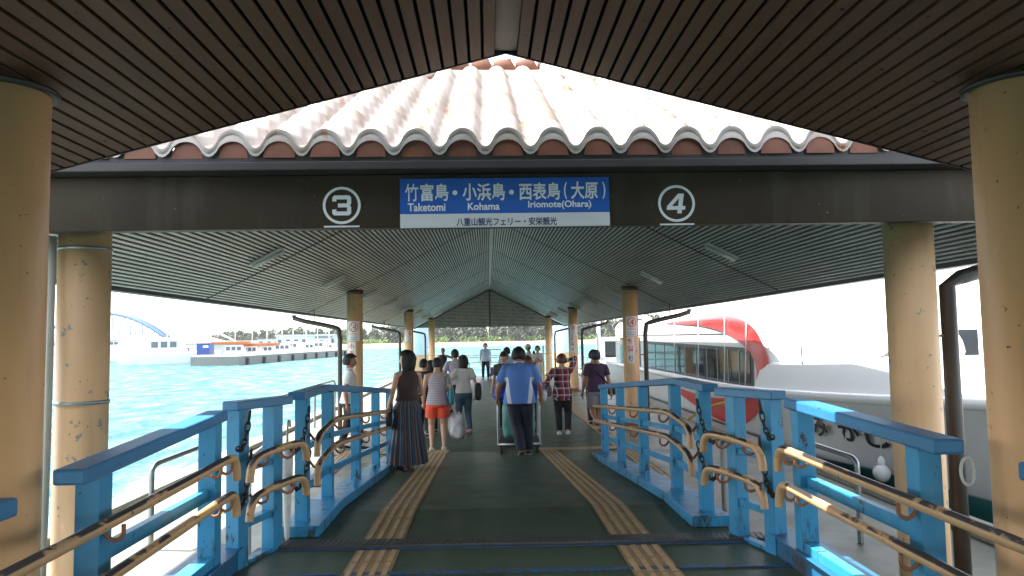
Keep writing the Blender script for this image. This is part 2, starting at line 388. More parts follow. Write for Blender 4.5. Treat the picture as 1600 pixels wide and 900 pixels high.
# ------------------------------------------------------------------ near canopy
can = thing('entrance_canopy', 'dark slatted gable canopy over the gangway in front of the tiled shelter', 'canopy')
ZR, SL, YE, HW = 3.655, .262, 4.22, 5.3  # HW: eaves widened out of view to shade the ceiling sides
ang = math.atan(SL)
b, bk = MB(), MB()
for s in (-1, 1):
    k = 0; x = .10
    while x < HW:
        z = ZR-SL*x; rot = Matrix.Rotation(s*ang, 3, 'Y')
        b.box((CX+s*x, (YE-6)/2, z), (.061, YE+6, .022), rot); x += .080*math.cos(ang)
    bk.add([(CX+s*.0, YE+.01, ZR+.05), (CX+s*HW, YE+.01, ZR-SL*HW+.05), (CX+s*HW, -6, ZR-SL*HW+.05), (CX, -6, ZR+.05), (CX+s*.0, YE+.01, ZR+.20), (CX+s*HW, YE+.01, ZR-SL*HW+.20), (CX+s*HW, -6, ZR-SL*HW+.20), (CX, -6, ZR+.20)],
           [(0, 1, 2, 3), (4, 5, 6, 7), (0, 1, 5, 4), (1, 2, 6, 5), (2, 3, 7, 6)])
b.build('slatted_ceiling', 'canopy_slat', can); bk.build('roof_deck', 'slat_back', can)
b = MB()
for i in range(6): b.box((CX, YE-.86-1.72*i, ZR+.018), (.135, 1.7, .05))
b.build('ridge_board', 'ridge_brown', can, .004)
b = MB()
for s in (-1, 1): b.bar((CX, YE+.017, ZR+.06), (CX+s*HW, YE+.017, ZR-SL*HW+.06), .012, .145)
b.build('edge_trim', 'frame_black', can)
for s in (-1, 1):
    x, y = CX+(-2.175 if s < 0 else 2.235), 3.15; zt = ZR-SL*2.2
    c = MB().lathe([(.172, -.1), (.172, zt-.005), (.0, zt-.005)], (x, y, 0), 40).build('column', 'column_paint', can)
    MB().lathe([(.17, zt-.035), (.205, zt-.035), (.205, zt-.015), (.17, zt-.015)], (x, y, 0), 40).build('collar', 'gutter', c)

# ------------------------------------------------------------------ pontoon shelter
sh = thing('pontoon_shelter', 'long tiled boarding shelter with slatted gable ceiling standing on the pontoon', 'shelter')
ZE, ZRG, XE, YF, YB = 2.56, 4.56, 4.0, 4.95, 39.2
sl = (ZRG-ZE)/XE; ang = math.atan(sl)
b, bk = MB(), MB()
pitch = .060
for s in (-1, 1):
    x = .09
    while x < XE:
        z = ZRG-sl*x; y0 = 5.03+max(0, (z-2.80)/.59); rot = Matrix.Rotation(s*ang, 3, 'Y')
        b.box((CX+s*x, (y0+YB)/2, z), (.031, YB-y0, .014), rot); x += pitch*math.cos(ang)
    P = lambda x, y, d: (CX+s*x, y, ZRG-sl*x+d)
    for d in (.045, .14):
        bk.add([P(0, 8.0, d), P(3.52, 5.02, d), P(XE, 5.02, d), P(XE, YB, d), P(0, YB, d)], [(0, 1, 2, 3, 4)])
    bk.add([P(XE, 5.02, .045), P(XE, YB, .045), P(XE, YB, .14), P(XE, 5.02, .14)], [(0, 1, 2, 3)])
for d in (.045, .14): bk.add([(CX-3.52, 5.02, 2.8+d), (CX+3.52, 5.02, 2.8+d), (CX, 8.0, ZRG+d)], [(0, 1, 2)])
b.build('slatted_ceiling', 'shelter_slat', sh, normals=False); bk.build('roof_deck', 'shelter_back', sh)
b = MB(); b.bar((CX, 9.2, ZRG-.005), (CX, YB-.02, ZRG-.005), .10, .03); b.build('ridge_board', 'shelter_slat', sh)
for yy in (10.2, 15.9, 21.3, 26.7, 32.1):
    b = MB()
    for s in (-1, 1):
        b.bar((CX+s*.1, yy, ZRG-sl*.1-.006), (CX+s*(XE-.02), yy, ZRG-sl*(XE-.02)-.006), .035, .012, (0, 0, 1))
    b.build('seam_cover', 'shelter_back', sh)
b = MB(); k = 0; z = ZE+.05                         # far gable filled with horizontal slats
while z < ZRG-.05:
    wd = (ZRG-z)/sl; b.box((CX, YB-.03, z), (2*wd-.05, .02, .05)); z += .075
b.build('gable_slats', 'shelter_slat', sh)
b = MB(); b.add([(CX-XE, YB-.002, ZE), (CX+XE, YB-.002, ZE), (CX, YB-.002, ZRG+.12), (CX-XE, YB+.1, ZE), (CX+XE, YB+.1, ZE), (CX, YB+.1, ZRG+.12)], [(0, 1, 2), (3, 4, 5), (0, 1, 4, 3)]); b.build('gable_panel', 'fascia', sh)
b = MB(); b.box((CX, YB-.055, (ZE+ZRG)/2), (.07, .03, ZRG-ZE-.1)); b.bar((CX, YB-.06, ZRG-.03), (CX-XE, YB-.06, ZE-.03), .03, .07); b.bar((CX, YB-.06, ZRG-.03), (CX+XE, YB-.06, ZE-.03), .03, .07); b.build('gable_trim', 'gutter', sh)
# front fascia beam and gutters
b = MB(); b.box((CX, YF, 2.895), (2*XE+.5, .10, .36)); b.build('fascia_beam', 'fascia', sh, .006)
b = MB(); b.box((CX, YF-.075, 3.105), (2*XE+.62, .25, .055)); b.box((CX, YF-.03, 3.15), (2*XE+.56, .12, .03)); b.build('front_gutter', 'gutter', sh, .006)
b = MB()
for s in (-1, 1): b.box((CX+s*(XE+.09), (YF+YB)/2+.1, ZE+.03), (.14, YB-YF-.1, .12))
b.build('side_gutter', 'gutter', sh, .01)
# tile roof: front hip with round cover tiles
def tile_prof(u):                                  # u in pitches from a cover tile's centre
    u = (u+.5) % 1-.5; a = abs(u)
    return .100*math.sqrt(max(0, 1-(a/.36)**2)) if a < .33 else .100*math.sqrt(1-(.33/.36)**2)*(1-(a-.33)/.17)**2*.9
TP, TC = .297, .27
TY, TZ, TS, THW = 4.74, 3.165, .495, 4.35
b = MB(); nx = int(2*THW/TP)*14
NC = 14
xs = [CX-THW+2*THW*i/nx for i in range(nx+1)]
def tz(x, y, lift): return TZ+(y-TY)*TS+tile_prof((x-CX-.02)/TP)*(1.0+lift*.25)+lift*.055
for c in range(NC):
    ya, yb_ = TY+c*TC, TY+(c+1)*TC
    for i in range(nx):
        xa, xb = xs[i], xs[i+1]; lim = THW-(ya-TY)
        if abs((xa+xb)/2-CX) > lim: continue
        b.add([(xa, ya, tz(xa, ya, 1)), (xb, ya, tz(xb, ya, 1)), (xb, yb_, tz(xb, yb_, 0)), (xa, yb_, tz(xa, yb_, 0)), (xa, ya, tz(xa, ya, 0)), (xb, ya, tz(xb, ya, 0))], [(0, 1, 2, 3), (4, 5, 1, 0)], True)
for i in range(nx):                                # wavy front lip of the lowest course
    xa, xb = xs[i], xs[i+1]; za, zb = tz(xa, TY, 1), tz(xb, TY, 1)
    b.add([(xa, TY-.004, za), (xb, TY-.004, zb), (xb, TY-.004, zb-.034), (xa, TY-.004, za-.034), (xa, TY+.05, za-.034), (xb, TY+.05, zb-.034)], [(0, 1, 2, 3), (3, 2, 5, 4)], True)
b.build('hip_tiles', 'roof_tile', sh)
i = -14
while i <= 14:
    xc = CX+.02+i*TP; n = 12
    if abs(xc-CX) < THW-.15:
        pts = [(xc+(.33+.02*math.sin(i*2.3))*TP*math.cos(math.pi*k/n), TY+.018+.01*math.sin(i*5.1), TZ-.005+(.128+.012*math.sin(i*3.7))*math.sin(math.pi*k/n)) for k in range(n+1)]
        pb = [(x, y+.03, z) for x, y, z in pts]; m_ = len(pts)
        b = MB(); b.add(pts+pb, [tuple(range(m_))]+[(k, k+1, m_+k+1, m_+k) for k in range(m_-1)]); b.build('tile_end_cap', 'tile_cap', sh)
    i += 1
MB().box((CX, TY+.045, TZ), (2*THW, .03, .09)).build('eave_board', 'gutter', sh)
# main slopes
b = MB()
for s in (-1, 1):
    yy = YF; n = 8
    N = int((YB-YF)/TP)*n
    for j in range(6):
        d0, d1 = j/6, (j+1)/6
        for i in range(N):
            ya, yb_ = YF+(YB+.2-YF)*i/N, YF+(YB+.2-YF)*(i+1)/N
            x0_, x1_ = THW*(1-d0), THW*(1-d1)
            if (ya-TY) < (THW-x1_): continue
            zf = lambda x, y: 2.80+(THW-x)*.58+tile_prof((y-YF)/TP)
            b.add([(CX+s*x0_, ya, zf(x0_, ya)), (CX+s*x0_, yb_, zf(x0_, yb_)), (CX+s*x1_, yb_, zf(x1_, yb_)), (CX+s*x1_, ya, zf(x1_, ya))], [(0, 1, 2, 3)], True)
b.build('slope_tiles', 'roof_tile', sh)
for s in (-1, 1): MB().box((CX+s*(THW+.06), (YF+YB)/2, 2.86), (.05, YB-YF+.1, .24)).build('eave_board', 'gutter', sh)  # added unseen boards; their straight edge evens the roof shadow on the ferry
# ridge row of cap tiles above the hip and its plaster bed
b = MB(); yr = TY+NC*TC+.02; zr = TZ+NC*TC*TS
for i in range(11):
    x = CX+.10+(i-5)*.262; b.tube([(x-.115, yr, zr+.13), (x+.10, yr, zr+.13), (x+.115, yr, zr+.14)], [.095, .10, .115], 12)
b.build('ridge_tile', 'tile_cap', sh)
MB().box((CX+.1, yr+.03, zr+.03), (2.8, .22, .16)).build('ridge_bed', 'plaster', sh)
b = MB()
for s in (-1, 1): b.tube([(CX+s*(THW-.1), TY+.1, TZ+.16), (CX+s*.6, TY+THW-.6, TZ+.16+(THW-.7)*TS)], .10, 10)
b.build('hip_ridge', 'plaster', sh)
# columns
colY = (5.28, 15.9, 26.7, 37.6); CR = .168
colobj = {}
for j, y in enumerate(colY):
    for s in (-1, 1):
        x = CX+s*2.97; zt = (ZRG-sl*2.97-.02) if j else 2.95
        c = MB().lathe([(CR, .0), (CR, zt), (0, zt)], (x, y, 0), 40).build('column', 'column_worn', sh); colobj[(j, s)] = c
        if j:
            MB().lathe([(CR, zt-.1), (CR+.02, zt-.1), (CR+.02, zt-.02), (CR, zt-.02)], (x, y, 0), 32).build('collar', 'gutter', c)
            MB().lathe([(CR, .0), (CR+.09, .0), (CR+.09, .03), (CR+.01, .035), (CR+.01, .12), (CR, .12)], (x, y, 0), 32).build('base_plate', 'bracket_rust', c)
x = CX-2.97; c = colobj[(0, -1)]
MB().tube([(x-.13, 5.08, -.0), (x-.115, 5.08, 1.3), (x-.11, 5.08, 2.71)], .024, 12).build('conduit', 'conduit', sh)
MB().lathe([(CR, 1.56), (CR+.008, 1.56), (CR+.008, 1.585), (CR, 1.585)], (x, 5.28, 0), 32).build('strap', 'galvanised', c)
MB().lathe([(CR, 2.63), (CR+.008, 2.63), (CR+.008, 2.65), (CR, 2.65)], (x, 5.28, 0), 32).build('strap', 'galvanised', c)
# downpipes with wall ties
def downpipe(pts, r=.05, ties=()):
    p = MB().tube(chaikin(pts, 1) if r < .055 else pts, r, 12).build('downpipe', 'pipe_brown', sh)
    for a, c in ties: MB().tube([a, c], .012, 6).build('bracket', 'bracket_rust', p)
for y in (15.95, 26.75, 37.65):
    for s in (-1, 1):
        X = lambda d: CX+s*d
        downpipe([(X(4.28), y, ZE-.03), (X(4.28), y, ZE-.12), (X(3.42), y, ZE-.30), (X(3.30), y, ZE-.36), (X(3.30), y, 1.4), (X(3.30), y, .05)], .05,
                 [((X(3.85), y, ZE-.22), (X(3.85), y, ZE+.09)), ((X(3.30), y, 1.55), (X(3.13), y, 1.55)), ((X(3.30), y, .8), (X(3.13), y, .8))])
downpipe([(4.05, 5.35, 2.50), (3.52, 5.35, 2.36), (3.42, 5.35, 2.30), (3.42, 5.35, 1.2), (3.42, 5.35, .02)], .056, [((3.42, 5.35, 1.93), (3.25, 5.33, 1.93))])
# ceiling lights
k = 0
for y in (9.5, 13.6, 17.7, 21.8, 25.9, 30.0, 34.1):
    for s in (-1, 1):
        x = 2.95; z = ZRG-sl*x
        nth = ('first', 'second', 'third', 'fourth', 'fifth', 'sixth', 'seventh')[k//2]
        t = thing('ceiling_light', 'white strip light, %s from the front on the %s ceiling slope' % (nth, 'seaward left' if s < 0 else 'ferry side right'), 'ceiling light', (CX+s*x, y, z-.03), 0, 'strip lights on the slatted ceiling')
        rot = Matrix.Rotation(s*ang, 3, 'Y')
        MB().box((0, 0, 0), (.44, .15, .03), rot).build('housing', 'lamp_cover', t, .005)
        MB().tube([rot @ V((-.21, 0, -.035)), rot @ V((.21, 0, -.035))], .03, 10).build('lamp_tube', 'lamp_cover', t)
        k += 1
# number marks painted on the beam
yb = YF-.0505
for k, px in ((3, 534), (4, 1057)):
    c = AY(px, 321 if k == 3 else 318, yb); b = MB(); place(b, ring_vf(.108, .126), (c.x, yb-.0015, c.z))
    place(b, digit(k), (c.x, yb-.0015, c.z), .125, .135)
    place(b, rect_vf(.235, .011), (c.x, yb-.0015, c.z-.142)); b.build('berth_number', 'letter_white', sh)

# ------------------------------------------------------------------ hanging direction sign
c = (AY(623, 279, yb-.03)+AY(953, 277, yb-.03))/2; ys = yb-.022
sg = thing('direction_sign', 'blue and white island ferry sign fixed to the dark beam between numbers 3 and 4', 'sign', (c.x, ys, c.z-.33))
W_, H1_, H2_ = 1.40, .238, .092
zt = .33
MB().box((0, 0, zt-H1_/2), (W_, .02, H1_)).build('blue_panel', 'sign_blue', sg, .002)
MB().box((0, 0, zt-H1_-H2_/2), (W_, .02, H2_)).build('white_panel', 'sign_white', sg, .002)
yq = -.0115; b = MB()
def put(s_, x0, x1, y0, y1, bold, mb):             # box measured in the photo, sign is 330 px wide
    f = W_/330; x = ((x0+x1)/2-788)*f; z = zt-((y0+y1)/2-279)*f
    place(mb, fit_text(s_, (x1-x0)*f, (y1-y0)*f, bold), (x, yq, z))
put('竹', 631, 652, 287, 315, .009, b); put('富島', 655, 699, 287, 315, .022, b); put('・', 705, 713, 298, 306, .05, b); put('小浜島', 721, 788, 287, 315, .022, b); put('・', 794, 802, 298, 306, .05, b)
put('西表島', 810, 875, 287, 315, .022, b); put('(', 881, 886, 287, 314, .02, b); put('大原', 892, 935, 286, 314, .022, b); put(')', 942, 947, 287, 314, .02, b)
put('Taketomi', 635, 694, 318, 331, .024, b); put('Kohama', 729, 779, 318, 330, .024, b); put('Iriomote(Ohara)', 824, 924, 316, 330, .024, b)
b.build('white_lettering', 'letter_white', sg, normals=False)
b = MB(); put('八重山観光フェリー・安栄観光', 711, 869, 342, 355, .016, b); b.build('navy_lettering', 'letter_navy', sg, normals=False)
# number plates wrapped round the columns
def col_sign(j, s, k, kanji, where, full=True, z_top=2.32):
    x, y = CX+s*2.97, colY[j]; r = CR+.004; wr = (x, y, r)
    o = thing('berth_sign', 'white number %d plate with red ring wrapped round %s' % (k, where), 'sign', (0, 0, 0), 0)
    b = MB(); place(b, rect_vf(.27, .42, 10), (x, y, z_top-.21), wrap=(x, y, r)); b.build('number_plate', 'sign_plate', o, normals=False)
    r2 = r+.002; b = MB(); place(b, ring_vf(.085, .103), (x, y, z_top-.125), wrap=(x, y, r2)); place(b, digit(k), (x, y, z_top-.125), .10, .11, wrap=(x, y, r2))
    place(b, rect_vf(.16, .007, 8), (x, y, z_top-.255), wrap=(x, y, r2)); place(b, rect_vf(.22, .007, 8), (x, y, z_top-.285), wrap=(x, y, r2)); b.build('red_number', 'letter_red', o, normals=False)
    b = MB(); place(b, fit_text('八重山観光', .20, .03), (x, y, z_top-.34), wrap=(x, y, r2)); place(b, fit_text('安栄観光', .2, .03), (x, y, z_top-.385), wrap=(x, y, r2)); b.build('small_lettering', 'sign_blue', o, normals=False)
    if kanji:
        b = MB(); place(b, rect_vf(.17, .56 if full else .5, 8), (x-.04, y, z_top-.72), wrap=(x, y, r)); b.build('island_plate', 'sign_plate', o, normals=False)
        b = MB()
        for i, ch in enumerate(kanji): place(b, fit_text(ch, .115, .13, .03), (x-.045, y, z_top-.53-.155*i), wrap=(x, y, r2))
        b.build('red_lettering', 'letter_red', o, normals=False)
        b = MB(); place(b, fit_text('行', .10, .11, .02), (x-.045, y, z_top-.90), wrap=(x, y, r2)); b.build('black_lettering', 'letter_black', o, normals=False)
col_sign(1, -1, 3, '小浜', 'the seaward column beside the boy', z_top=2.37); col_sign(1, 1, 4, '竹富', 'the column in front of the ferry', z_top=2.38)
col_sign(2, -1, 3, '', 'the seaward column further down the pontoon', z_top=2.29); col_sign(2, 1, 4, '竹富', 'the column behind the plaid shirt', z_top=2.40)
# ------------------------------------------------------------------ blue railings
def bx(p0, p1, wd, ht): return MB().bar(p0, p1, wd, ht)
def post(t, x, y, z0, z1, wx=.10, wy=.10, rz=0):
    return MB().box((x, y, (z0+z1)/2), (wx, wy, z1-z0), Matrix.Rotation(rz, 3, 'Z')).build('post', 'blue_paint', t, .005)
def handrail(t, pts, r=.026, down=.13, ends=(True, True), outward=(0, 0, 0), posts=()):
    pts = [V(p) for p in pts]; q = list(pts)
    def turn(p, nb):                                # rail end curling down to a stub
        d = (p-nb).normalized(); return [p-d*.05, p+d*.035+V((0, 0, -.02)), p+d*.075+V((0, 0, -.075)), p+d*.085+V((0, 0, -down-.04))]
    out = q[1:-1] if len(q) > 2 else []
    a = turn(q[0], q[1])[::-1] if ends[0] else [q[0]]
    b = turn(q[-1], q[-2]) if ends[1] else [q[-1]]
    h = MB().tube(chaikin(a+out+b, 2), r, 14).build('handrail', 'handrail', t)
    for p in posts:                                 # L-shaped rods carrying the rail from the posts
        p = V(p); o = V(outward)
        MB().tube(chaikin([p+V((0, 0, -.02)), p+V((0, 0, -.075)), p+o*.5+V((0, 0, -.08)), p+o], 1), .010, 8).build('bracket', 'bracket_rust', h)
    return h
def gang_rail(s, y0, y1, zt0, zt1, label, ends):
    """straight stretch of the gangway railing, s=-1 seaward, 1 ferry side"""
    x = CX+s*1.86; t = thing('blue_railing', label, 'railing', (0, 0, 0), 0, 'blue steel railings of the gangway')
    MB().bar((x, y0, zt0-.035), (x, y1, zt1-.035), .138, .068).build('top_rail', 'blue_top', t, .012)
    n = max(1, round((y1-y0-.3)/1.75))
    ys_ = [y0+.2+(y1-y0-.32)*i/n for i in range(n+1)]
    for y in ys_: post(t, x, y, ZP-.05, zt0+(zt1-zt0)*(y-y0)/(y1-y0)-.07, .108, .108)
    MB().bar((x, ys_[0]+.06, ZP+.17), (x, ys_[-1]-.06, ZP+.17), .10, .06).build('lower_rail', 'blue_paint', t, .004)
    MB().bar((x+.01*s, ys_[0]+.06, ZP+.57), (x+.01*s, ys_[-1]-.06, ZP+.57), .05, .07).build('middle_rail', 'blue_paint', t, .004)
    xr = x-s*.14
    for zz in (.745, .52):
        d = (zt1-zt0)*.6
        handrail(t, [(xr, y0-2.4, ZP+zz-d*.6), (xr, (y0+y1)/2, ZP+zz+d/2), (xr, y1-.13, ZP+zz+d)], .027, .12, ends, (s*.10, 0, -.03), [(xr, y-.02, ZP+zz+d*(y-y0)/(y1-y0)-.01) for y in ys_]+[(xr, y1-.32, ZP+zz+d*.9)])
    return t
gang_rail(-1, 3.13, 4.80, 1.46, 1.54, 'nearest left blue gangway railing with worn beige handrails, bright water behind it', (False, True))
gang_rail(1, 3.16, 4.78, 1.50, 1.55, 'nearest right blue gangway railing with worn beige handrails, white hull behind it', (False, True))
for s, nm in ((-1, 'left'),):
    x = CX+s*1.86; t = thing('blue_railing', 'blue railing end poking in beside the cream column at the photo\'s left edge', 'railing', (0, 0, 0), 0, 'blue steel railings of the gangway')
    MB().bar((x, -1.2, 1.39), (x, 2.70, 1.405), .138, .068).build('top_rail', 'blue_top', t, .012)
    for y in (-1.0, .8, 2.5): post(t, x, y, ZP-.05, 1.36, .12, .12)
x = CX+1.86; t = thing('blue_railing', 'blue railing end beside the cream column at the photo\'s right edge', 'railing', (0, 0, 0), 0, 'blue steel railings of the gangway')
MB().bar((x, -1.2, 1.44), (x, 2.66, 1.455), .138, .068).build('top_rail', 'blue_top', t, .012)
for y in (-1.0, .8, 2.4): post(t, x, y, ZP-.05, 1.42, .12, .12)
# side girders of the gangway
for s, nm in ((-1, 'left'), (1, 'right')):
    x = CX+s*1.91; b = MB(); b.box((x, 1.9, .34), (.21, 6.5, .52)); b.box((x, 1.9, .605), (.27, 6.5, .012))
    tag(b.build('gangway_girder', 'blue_girder', None, .006), 'dark blue steel girder under the %s gangway railing with rusty top' % nm, 'girder', 'steel girders of the gangway')
# short railing across the hinge gap
for s in (-1, 1):
    A, B = V((CX+s*1.85, 5.00, 0)), V((CX+s*1.66, 5.66, 0)); d = (B-A).normalized(); rz = math.atan2(d.y, d.x)-math.pi/2
    t = thing('blue_railing', 'short two post blue railing at the hinge gap, %s' % ('seen against the water' if s < 0 else 'seen against the red hull stripe'), 'railing', (0, 0, 0), 0, 'blue steel railings of the gangway')
    zt = 1.575
    MB().bar(A+V((0, 0, zt-.03)), B+V((0, 0, zt-.045)), .125, .062).build('top_rail', 'blue_top', t, .008)
    for f in (.13, .74): p = A.lerp(B, f); post(t, p.x, p.y, ZP-.12, zt-.06, .10, .115, rz)
    for zz, hh in ((.27, .05), (.64, .045), (-.02, .09)): p, q = A.lerp(B, .2), A.lerp(B, .69); MB().bar(p+V((0, 0, ZP+zz)), q+V((0, 0, ZP+zz)), .07, hh).build('lower_rail', 'blue_paint', t, .004)
    inn = V((-s*.17, -.04, 0))
    for zz in (.75, .50):
        p, q = A.lerp(B, .06)+inn, A.lerp(B, .86)+inn
        handrail(t, [p+V((0, 0, ZP+zz-.01)), p.lerp(q, .5)+V((0, 0, ZP+zz+.005)), q+V((0, 0, ZP+zz+.01))], .027, .11, (True, True), (s*.12, 0, -.03), [A.lerp(B, f)+inn+V((0, 0, ZP+zz)) for f in (.24, .72)])
# railings on the sloping plate
for s in (-1, 1):
    x = CX+s*1.62; ye = 11.35
    t = thing('blue_railing', 'long blue railing sloping down to the pontoon, %s' % ('seaward side beside the striped skirt' if s < 0 else 'ferry side in front of the purple shirt'), 'railing', (0, 0, 0), 0, 'blue steel railings of the gangway')
    pth = [(x, 5.80, ZP), (x, 6.75, ZP), (x, ye, floor_z(ye))]
    def pl(mb, off, wd, ht, dx=0, cut=0):
        P_ = [V(p)+V((dx, 0, off)) for p in pth]; P_[0].y += cut; P_[-1].y -= cut
        n0 = len(mb.v); u = []
        for p in P_: u.append([p+V((i*wd/2, 0, j*ht/2)) for i, j in ((-1, -1), (1, -1), (1, 1), (-1, 1))])
        mb.add([q for r_ in u for q in r_], [(3, 2, 1, 0), (8, 9, 10, 11)]+[(k*4+i, k*4+(i+1) % 4, (k+1)*4+(i+1) % 4, (k+1)*4+i) for k in range(2) for i in range(4)]); return mb
    pl(MB(), 1.075, .13, .062).build('top_rail', 'blue_top', t, .008)
    pl(MB(), .045, .30, .085, -s*.03, -.02).build('base_plate', 'blue_paint', t, .006)
    pl(MB(), .33, .05, .06, 0, .12).build('lower_rail', 'blue_paint', t); pl(MB(), .64, .045, .05, 0, .12).build('middle_rail', 'blue_paint', t)
    ys_ = (6.0, 6.93, 8.38, 9.83, 11.2)
    for y in ys_: post(t, x, y, floor_z(y)+.05, floor_z(y)+1.05, .10, .10)
    for y in (8.9, 7.6): MB().box((x-s*.13, y, floor_z(y)+.13), (.035, .07, .11)).build('lug', 'blue_paint', t, .008)
    xr = x-s*.14
    for zz in (.79, .57):
        handrail(t, [(xr, 5.98, ZP+zz-.03), (xr, 6.6, ZP+zz+.02), (xr, 7.0, floor_z(7)+zz+.02), (xr, 11.3, floor_z(11.3)+zz)], .026, .12, (True, False), (s*.10, 0, -.03), [(xr, y+.05, floor_z(y)+zz) for y in ys_])
# chains bridging the railing gaps
def chain(p0, p1, sag, label, nl=None):
    p0, p1 = V(p0), V(p1); L = (p1-p0).length+sag*1.6; n = nl or int(L/.048); b = MB(); P_ = []
    for i in range(n+1): f = i/n; P_.append(p0.lerp(p1, f)+V((0, 0, -4*sag*f*(1-f))))
    for i in range(n):
        a, c = P_[i], P_[i+1]; t = (c-a).normalized(); sd = t.cross(V((0, 0, 1)) if abs(t.z) < .95 else V((1, 0, 0))).normalized(); u = sd.cross(t)
        w_ = sd if i % 2 else u; m = (a+c)/2; hl = (c-a).length*.5+.006
        b.tube([m+t*hl*math.cos(q)*1.12+w_*.016*math.sin(q) for q in [2*math.pi*k/10 for k in range(10)]], .0058, 6, closed=True)
    tag(b.build('chain', 'chain_steel'), label, 'chain', 'steel chains closing the railing gaps')
for s, side in ((-1, 'left'), (1, 'right')):
    a = CX+s*1.80
    chain((a, 5.0, 1.27), (CX+s*1.74, 5.07, 1.50), .10, 'dark chain tied to the nearest %s railing, upper of its pair' % side)
    chain((a, 5.0, .88), (CX+s*1.73, 5.07, 1.24), .13, 'dark chain tied to the nearest %s railing, lower of its pair' % side)
    chain((CX+s*1.61, 5.58, 1.20), (CX+s*1.56, 5.98, 1.44), .16, 'dark chain between the short and sloping railings on the %s, upper one' % side)
    chain((CX+s*1.60, 5.56, .96), (CX+s*1.56, 5.98, 1.10), .17, 'dark chain between the short and sloping railings on the %s, lower one' % side)
# galvanised hoops and hand loops on the pontoon
def hoop(pts, label, r=.024, cat='guard rail', name='pipe_guard', mat='galvanised'):
    tag(MB().tube(chaikin(pts, 3), r, 10).build(name, mat), label, cat, 'bent pipe guards on the pontoon deck')
def uhoop(x, y0, y1, h, label, mat='galvanised', x1=None):
    x1 = x if x1 is None else x1
    hoop([(x, y0, 0), (x, y0, h*.8), (x, y0, h), (x+(x1-x)*.2, y0+(y1-y0)*.25, h), (x1-(x1-x)*.2, y1-(y1-y0)*.25, h), (x1, y1, h), (x1, y1, h*.8), (x1, y1, 0)], label, .026, mat=mat)
uhoop(-3.25, 7.3, 8.8, .80, 'grey bent pipe guard on the sunlit concrete seen under the nearest left railing')
uhoop(-2.35, 8.2, 6.9, .9, 'white bent pipe guard on the sunlit deck behind the short left railing', 'boat_white', -2.2)
uhoop(2.62, 7.0, 8.3, .80, 'galvanised bent pipe guard behind the short right railing')
uhoop(3.45, 6.9, 8.2, .78, 'galvanised bent pipe guard behind the nearest right railing, close to the hull')
uhoop(-3.85, 13.6, 15.6, .95, 'grey pipe boarding rail at the water edge beside the long skirt')
uhoop(-3.95, 17.0, 19.2, .95, 'grey pipe boarding rail at the water edge past the number 3 column')
# folded umbrella hanging on the short left railing
um = thing('umbrella', 'folded pale grey umbrella hanging upright in the gap of the left railing', 'umbrella', (-1.535, 5.72, .10))
MB().lathe([(.006, .36), (.018, .40), (.034, .70), (.045, .95), (.040, 1.02), (.012, 1.09)], seg=12).build('canopy', 'rope_white', um)
b = MB(); b.tube([(0, 0, .30), (0, 0, .38)], .006, 8); b.tube(chaikin([(0, 0, 1.08), (0, 0, 1.20), (.0, .02, 1.26), (.0, .07, 1.26), (0, .08, 1.21)], 2), .009, 8); b.build('handle', 'conduit', um)
# white rope loop on the ferry side railing
tag(MB().tube([(2.09+.030*math.sin(q), 3.20, 1.352+.060*math.cos(q)) for q in [2*math.pi*k/24 for k in range(24)]], .007, 8, closed=True).build('rope_loop', 'rope_white'), 'pale rope loop hanging under the end of the right hand blue top rail', 'rope')

# ------------------------------------------------------------------ far end of the pontoon
t = thing('end_barrier', 'white pipe railing with three bars closing the far end of the pontoon', 'railing')
for zz in (.35, .72, 1.08): MB().tube([(-2.6, 37.9, zz), (2.75, 37.9, zz)], .022, 8).build('bar', 'boat_white', t)
for x in (-2.6, -1.25, .1, 1.4, 2.75): MB().tube([(x, 37.9, 0), (x, 37.9, 1.10)], .026, 8).build('post', 'boat_white', t)
t = thing('crowd_barrier', 'white pipe barrier that the sleeveless man leans on', 'barrier')
for zz in (.45, .98): MB().tube([(-2.05, 29.4, zz), (-.75, 29.4, zz)], .024, 8).build('bar', 'boat_white', t)
for x in (-2.05, -1.4, -.75):
    MB().tube([(x, 29.4, .0), (x, 29.4, 1.0)], .024, 8).build('post', 'boat_white', t)
tag(MB().tube([(-3.0+6.2*i/16, 36.9, 1.16-.16*math.sin(math.pi*i/16)) for i in range(17)], .018, 8).build('barrier_rope', 'rope_yellow'), 'yellowish rope strung across the pontoon end between columns', 'rope')
for x, nm in ((-4.25, 'left'), (4.75, 'right')):
    t = thing('mooring_pile', 'thick steel mooring pile, tan below pale blue, beside the %s end columns' % nm, 'mooring pile', (x, 45, 0), 0, 'mooring piles holding the pontoon')
    MB().lathe([(.78, -6), (.78, 1.02)], seg=32).build('lower_sleeve', 'pile_tan', t)
    MB().lathe([(.76, 1.02), (.76, 6.2), (.1, 6.6)], seg=32).build('upper_tube', 'pile_blue', t)
def bollard(x, y, label):
    t = thing('barrier_post', label, 'post', (x, y, 0), 0, 'yellow barrier posts')
    MB().lathe([(.0, 0), (.20, 0), (.19, .03), (.05, .07), (0, .07)], seg=16).build('foot', 'rubber', t)
    MB().lathe([(.045, .05), (.045, 1.02), (0, 1.03)], seg=12).build('pole', 'yellow_paint', t)
    MB().lathe([(.03, 1.03), (.03, 1.62), (0, 1.64)], seg=12).build('upper_pole', 'pile_blue', t)
bollard(2.22, 29.6, 'yellow barrier post with black foot beside the woman carrying a child')
